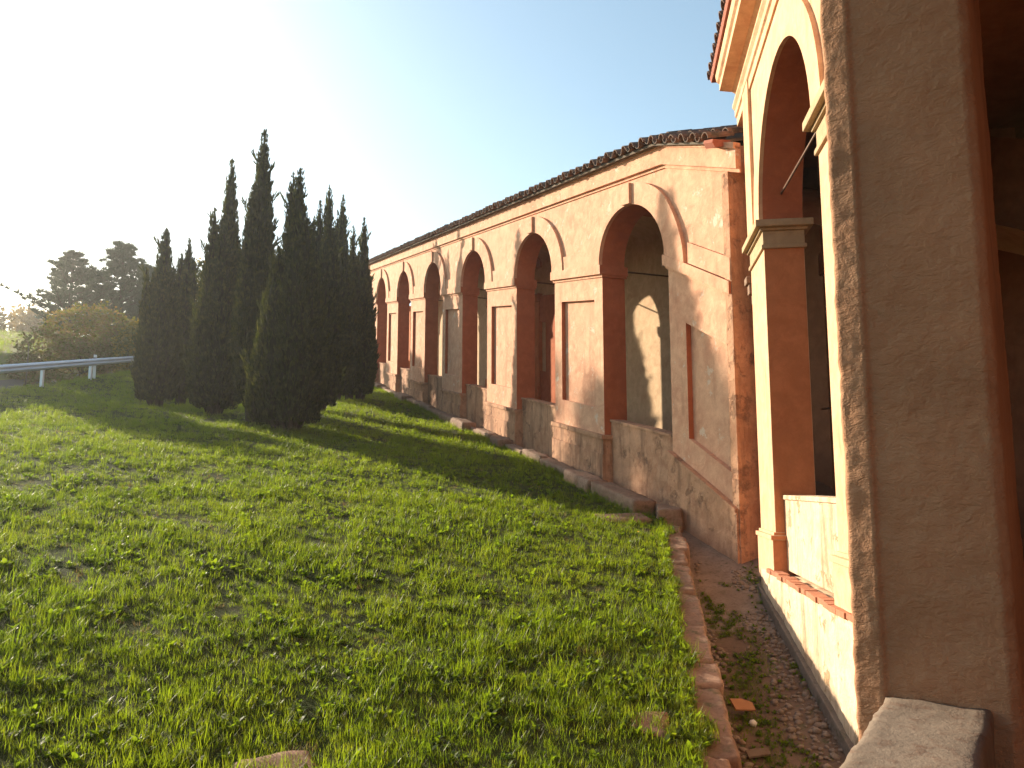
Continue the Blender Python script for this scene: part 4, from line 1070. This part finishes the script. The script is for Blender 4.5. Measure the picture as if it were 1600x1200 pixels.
mb = MB(); mb.tube([(0, 0, -.3), (.01, 0, .6), (.0, .02, 1.45)], [.028, .025, .02], 7); o = mb.obj("wooden_stake", M['wood'], None, smooth=True); o.location = (x, y, lawn_plane(x, y) - .1)
props(o, "thin grey wooden stake standing by the guard rail at far left", "stake")

# ------------------------------------------------------------------ shrubs, pines, far wood
def leaf_cloud(mb, rl, c, rad, n, size, droop=0.0, shell=.55):
    for _ in range(n):
        v = Vector((rl.gauss(0, 1), rl.gauss(0, 1), rl.gauss(0, 1))).normalized(); q = rl.uniform(shell, 1.0) ** .6
        q *= 1 + .3 * mn.noise(v * 2.2 + Vector(c))
        p = Vector((c[0] + v.x * rad[0] * q, c[1] + v.y * rad[1] * q, c[2] + v.z * rad[2] * q))
        if p.z < 0.02: continue
        a = Vector((rl.gauss(0, 1), rl.gauss(0, 1), rl.gauss(0, .7) - droop)).normalized(); b = a.cross(Vector((rl.gauss(0, 1), rl.gauss(0, 1), rl.gauss(0, 1)))).normalized(); s_ = size * rl.uniform(.6, 1.35)
        b0 = len(mb.v); mb.v += [tuple(p), tuple(p + a * s_ * .5 + b * s_ * .3), tuple(p + a * s_), tuple(p + a * s_ * .5 - b * s_ * .3)]; mb.face([b0, b0 + 1, b0 + 2, b0 + 3])
def shrub(px, r, lobes, mats, label, cat, seed, name="shrub", off=(0, 0)):
    rl = random.Random(seed); x, y = at_px(px, r); x += off[0]; y += off[1]; z = ground_z(x, y); root = empty(name, (x, y, z), 0, label=label, cat=cat)
    st = MB()
    for i in range(6):
        lx, ly, lz, *_ = lobes[i % len(lobes)]; st.tube([(rl.uniform(-.2, .2), rl.uniform(-.2, .2), -.1), (lx * .4, ly * .4, lz * .5), (lx, ly, lz)], [.09, .06, .015], 6)
    st.obj("stems", M['bark'], root, smooth=True)
    for mi, mt_ in enumerate(mats):
        mb = MB()
        for li, (lx, ly, lz, rx, ry, rz_, n) in enumerate(lobes):
            leaf_cloud(mb, rl, (lx, ly, lz), (rx, ry, rz_), int(n / len(mats)), .17)
        mb.obj("foliage", mt_, root, recalc=False)
shrub(130, 47, [(-2.0, 0, 1.6, 1.5, 1.5, 1.5, 2200), (-.6, .2, 2.7, 1.7, 1.6, 1.6, 2800), (1.0, 0, 2.6, 1.6, 1.6, 1.5, 2600), (2.2, -.3, 1.5, 1.4, 1.4, 1.5, 2200), (0, -.9, 1.1, 2.3, 1.2, 1.1, 2600), (-2.9, -.4, .8, .9, .9, .8, 900)],
      [M['tawny'], M['olive']], "large round tawny shrub behind the guard rail", "shrub", 21)
shrub(203, 44, [(0, 0, 1.0, .9, .9, .9, 1100), (.2, 0, 2.1, .75, .7, .8, 1200), (-.35, .1, 1.7, .6, .6, .6, 800)], [M['yellow'], M['olive']], "yellow-leaved shrub between the tawny shrub and the cypresses", "shrub", 22)
shrub(80, 43, [(0, 0, .35, 1.2, .7, .5, 900), (1.6, .2, .3, 1.1, .6, .45, 800), (3.0, .3, .3, 1.0, .6, .4, 700)], [M['tawny'], M['olive']], "low brush of dry weeds under the guard rail", "undergrowth", 23)

def pine(px, r, top_y, width, label, seed, name="pine_tree"):
    rl = random.Random(seed); x, y = at_px(px, r); z = ground_z(x, y); d = pix_ray(px, top_y); Ht = CAM_Z + d.z / math.hypot(d.x, d.y) * r - z
    root = empty(name, (x, y, z), 0, label=label, cat="pine", group="pines beyond the road"); tk = MB()
    tk.tube([(0, 0, -.3), (.05, 0, Ht * .4), (0, .05, Ht * .97)], [.22, .15, .03], 9)
    nd = MB(); lev = 1.2
    while lev < Ht * .97:
        u = lev / Ht; bl = width * .5 * (1 - u) ** .75 * (1.0 if u > .2 else .8) * rl.uniform(.7, 1.15) + .15
        nbr = rl.randint(4, 6)
        for b in range(nbr):
            a = 6.283 * b / nbr + rl.uniform(-.5, .5); L = bl * rl.uniform(.65, 1.12); dr = Vector((math.cos(a), math.sin(a), rl.uniform(.05, .4)))
            pts = [Vector((0, 0, lev)) + dr * L * f + Vector((0, 0, .12 * L * f * f)) for f in (0, .5, 1)]
            tk.tube([tuple(p) for p in pts], [.05 * (1 - u) + .012, .03 * (1 - u) + .01, .006], 5)
            k2 = .25
            while k2 < 1.0:
                c = pts[0].lerp(pts[2], k2) + Vector((rl.gauss(0, .12), rl.gauss(0, .12), rl.gauss(0, .06)))
                for _ in range(34):
                    v = Vector((rl.gauss(0, 1), rl.gauss(0, 1), abs(rl.gauss(0, 1)) * .9 + .1)).normalized(); v = (v + dr * .6).normalized(); l = rl.uniform(.2, .38)
                    s_ = v.cross(Vector((rl.gauss(0, 1), rl.gauss(0, 1), rl.gauss(0, 1)))).normalized() * .030; b0 = len(nd.v)
                    nd.v += [tuple(c - s_), tuple(c + s_), tuple(c + v * l + s_ * .4), tuple(c + v * l - s_ * .4)]; nd.face([b0, b0 + 1, b0 + 2, b0 + 3])
                k2 += .085
        lev += rl.uniform(.32, .5)
    tk.obj("trunk", M['bark'], root, smooth=True); nd.obj("crown", M['pine'], root, recalc=False)
pine(100, 60, 392, 8.6, "broad blue-green pine behind the tawny shrub, leftmost of the pines", 31)
pine(180, 58, 378, 7.6, "taller blue-green pine behind the tawny shrub, beside the cypresses", 32)
pine(222, 62, 410, 6.0, "pine mostly hidden behind the left cypress", 33)
pine(140, 64, 425, 6.5, "low pine filling the gap between two taller pines", 34)
shrub(318, 45, [(0, 0, 1.5, 1.6, 1.5, 1.4, 1500), (0, 0, 3.6, 1.5, 1.4, 1.6, 1700), (-.5, 0, 5.0, 1.0, 1.0, 1.1, 1100)], [M['olive'], M['yellow']], "yellow-green tree glimpsed between the left cypresses", "tree", 24, "bushy_tree")
# trees standing beyond the road left of the picture: they shade the far left of the lawn and the foot of the arcade
def side_tree(x, y, hh, rad, label, seed):
    z = ground_z(x, y); root = empty("roadside_tree", (x, y, z), seed, label=label, cat="tree")
    rl = random.Random(seed); tk = MB(); tk.tube([(0, 0, -.3), (.1, 0, hh * .4), (0, .1, hh * .9)], [.2, .14, .03], 8); tk.obj("trunk", M['bark'], root, smooth=True)
    mb = MB()
    for i in range(7):
        f = i / 6; q = rad * (1 - .62 * f) * rl.uniform(.85, 1.15)
        leaf_cloud(mb, rl, (rl.uniform(-.3, .3) * rad, rl.uniform(-.3, .3) * rad, hh * (.16 + .70 * f)), (q, q, hh * .15), int(1500 * (1 - .5 * f)), .26, 0, .35)
    for i in range(5):
        leaf_cloud(mb, rl, (rl.uniform(-.55, .55) * rad, rl.uniform(-.55, .55) * rad, hh * rl.uniform(.82, .96)), (.35, .35, hh * .09), 260, .2, 0, .3)
    mb.obj("crown", M['olive'], root, recalc=False)
for i, (tw, sd_, hh, rad) in enumerate(((12.9, 47, 12.2, 1.35), (16.6, 46, 11.6, 1.30))):
    p = FA.W(tw, 0, 0) + azdir(SUN_AZ) * sd_
    side_tree(p.x, p.y, hh, rad, ("tall slender tree beyond the road left of the picture, nearer the camera", "tall slender tree beyond the road left of the picture, farther along")[i], 60 + i)
x_, y_ = math.sin(R(-37.5)) * 45, math.cos(R(-37.5)) * 45
side_tree(x_, y_, 5.4, 2.4, "round bushy tree just beyond the road left of the picture", 64)
# distant wood along the crest of the meadow
fw = MB(); rl = random.Random(77)
for i in range(46):
    x = -95 + i * 1.75 + rl.uniform(-.6, .6); y = 86 + rl.uniform(-3, 5); hh = rl.uniform(2.6, 4.6); z = ground_z(x, y)
    for q in range(3): 
        c = (x + rl.uniform(-1, 1), y + rl.uniform(-1, 1), z + hh * rl.uniform(.35, .65))
        leaf_cloud(fw, rl, c, (1.5, 1.5, hh * .5), 170, .5, 0, .3)
props(fw.obj("far_wood", M['tawny'], None, recalc=False), kind='stuff')

# ------------------------------------------------------------------ air: pale evening haze round the whole scene
hz = MB(); hz.hexa(-300, 300, -80, 340, -62, 34)
k = N("haze_air"); v = k.n("VolumePrincipled"); v.inputs["Density"].default_value = 0.00065; v.inputs["Color"].default_value = (.95, .95, .95, 1)
v.inputs["Anisotropy"].default_value = 0.75; k.l(v.outputs[0], k.out.inputs["Volume"])
hz.obj("haze", k.mat, kind='stuff')
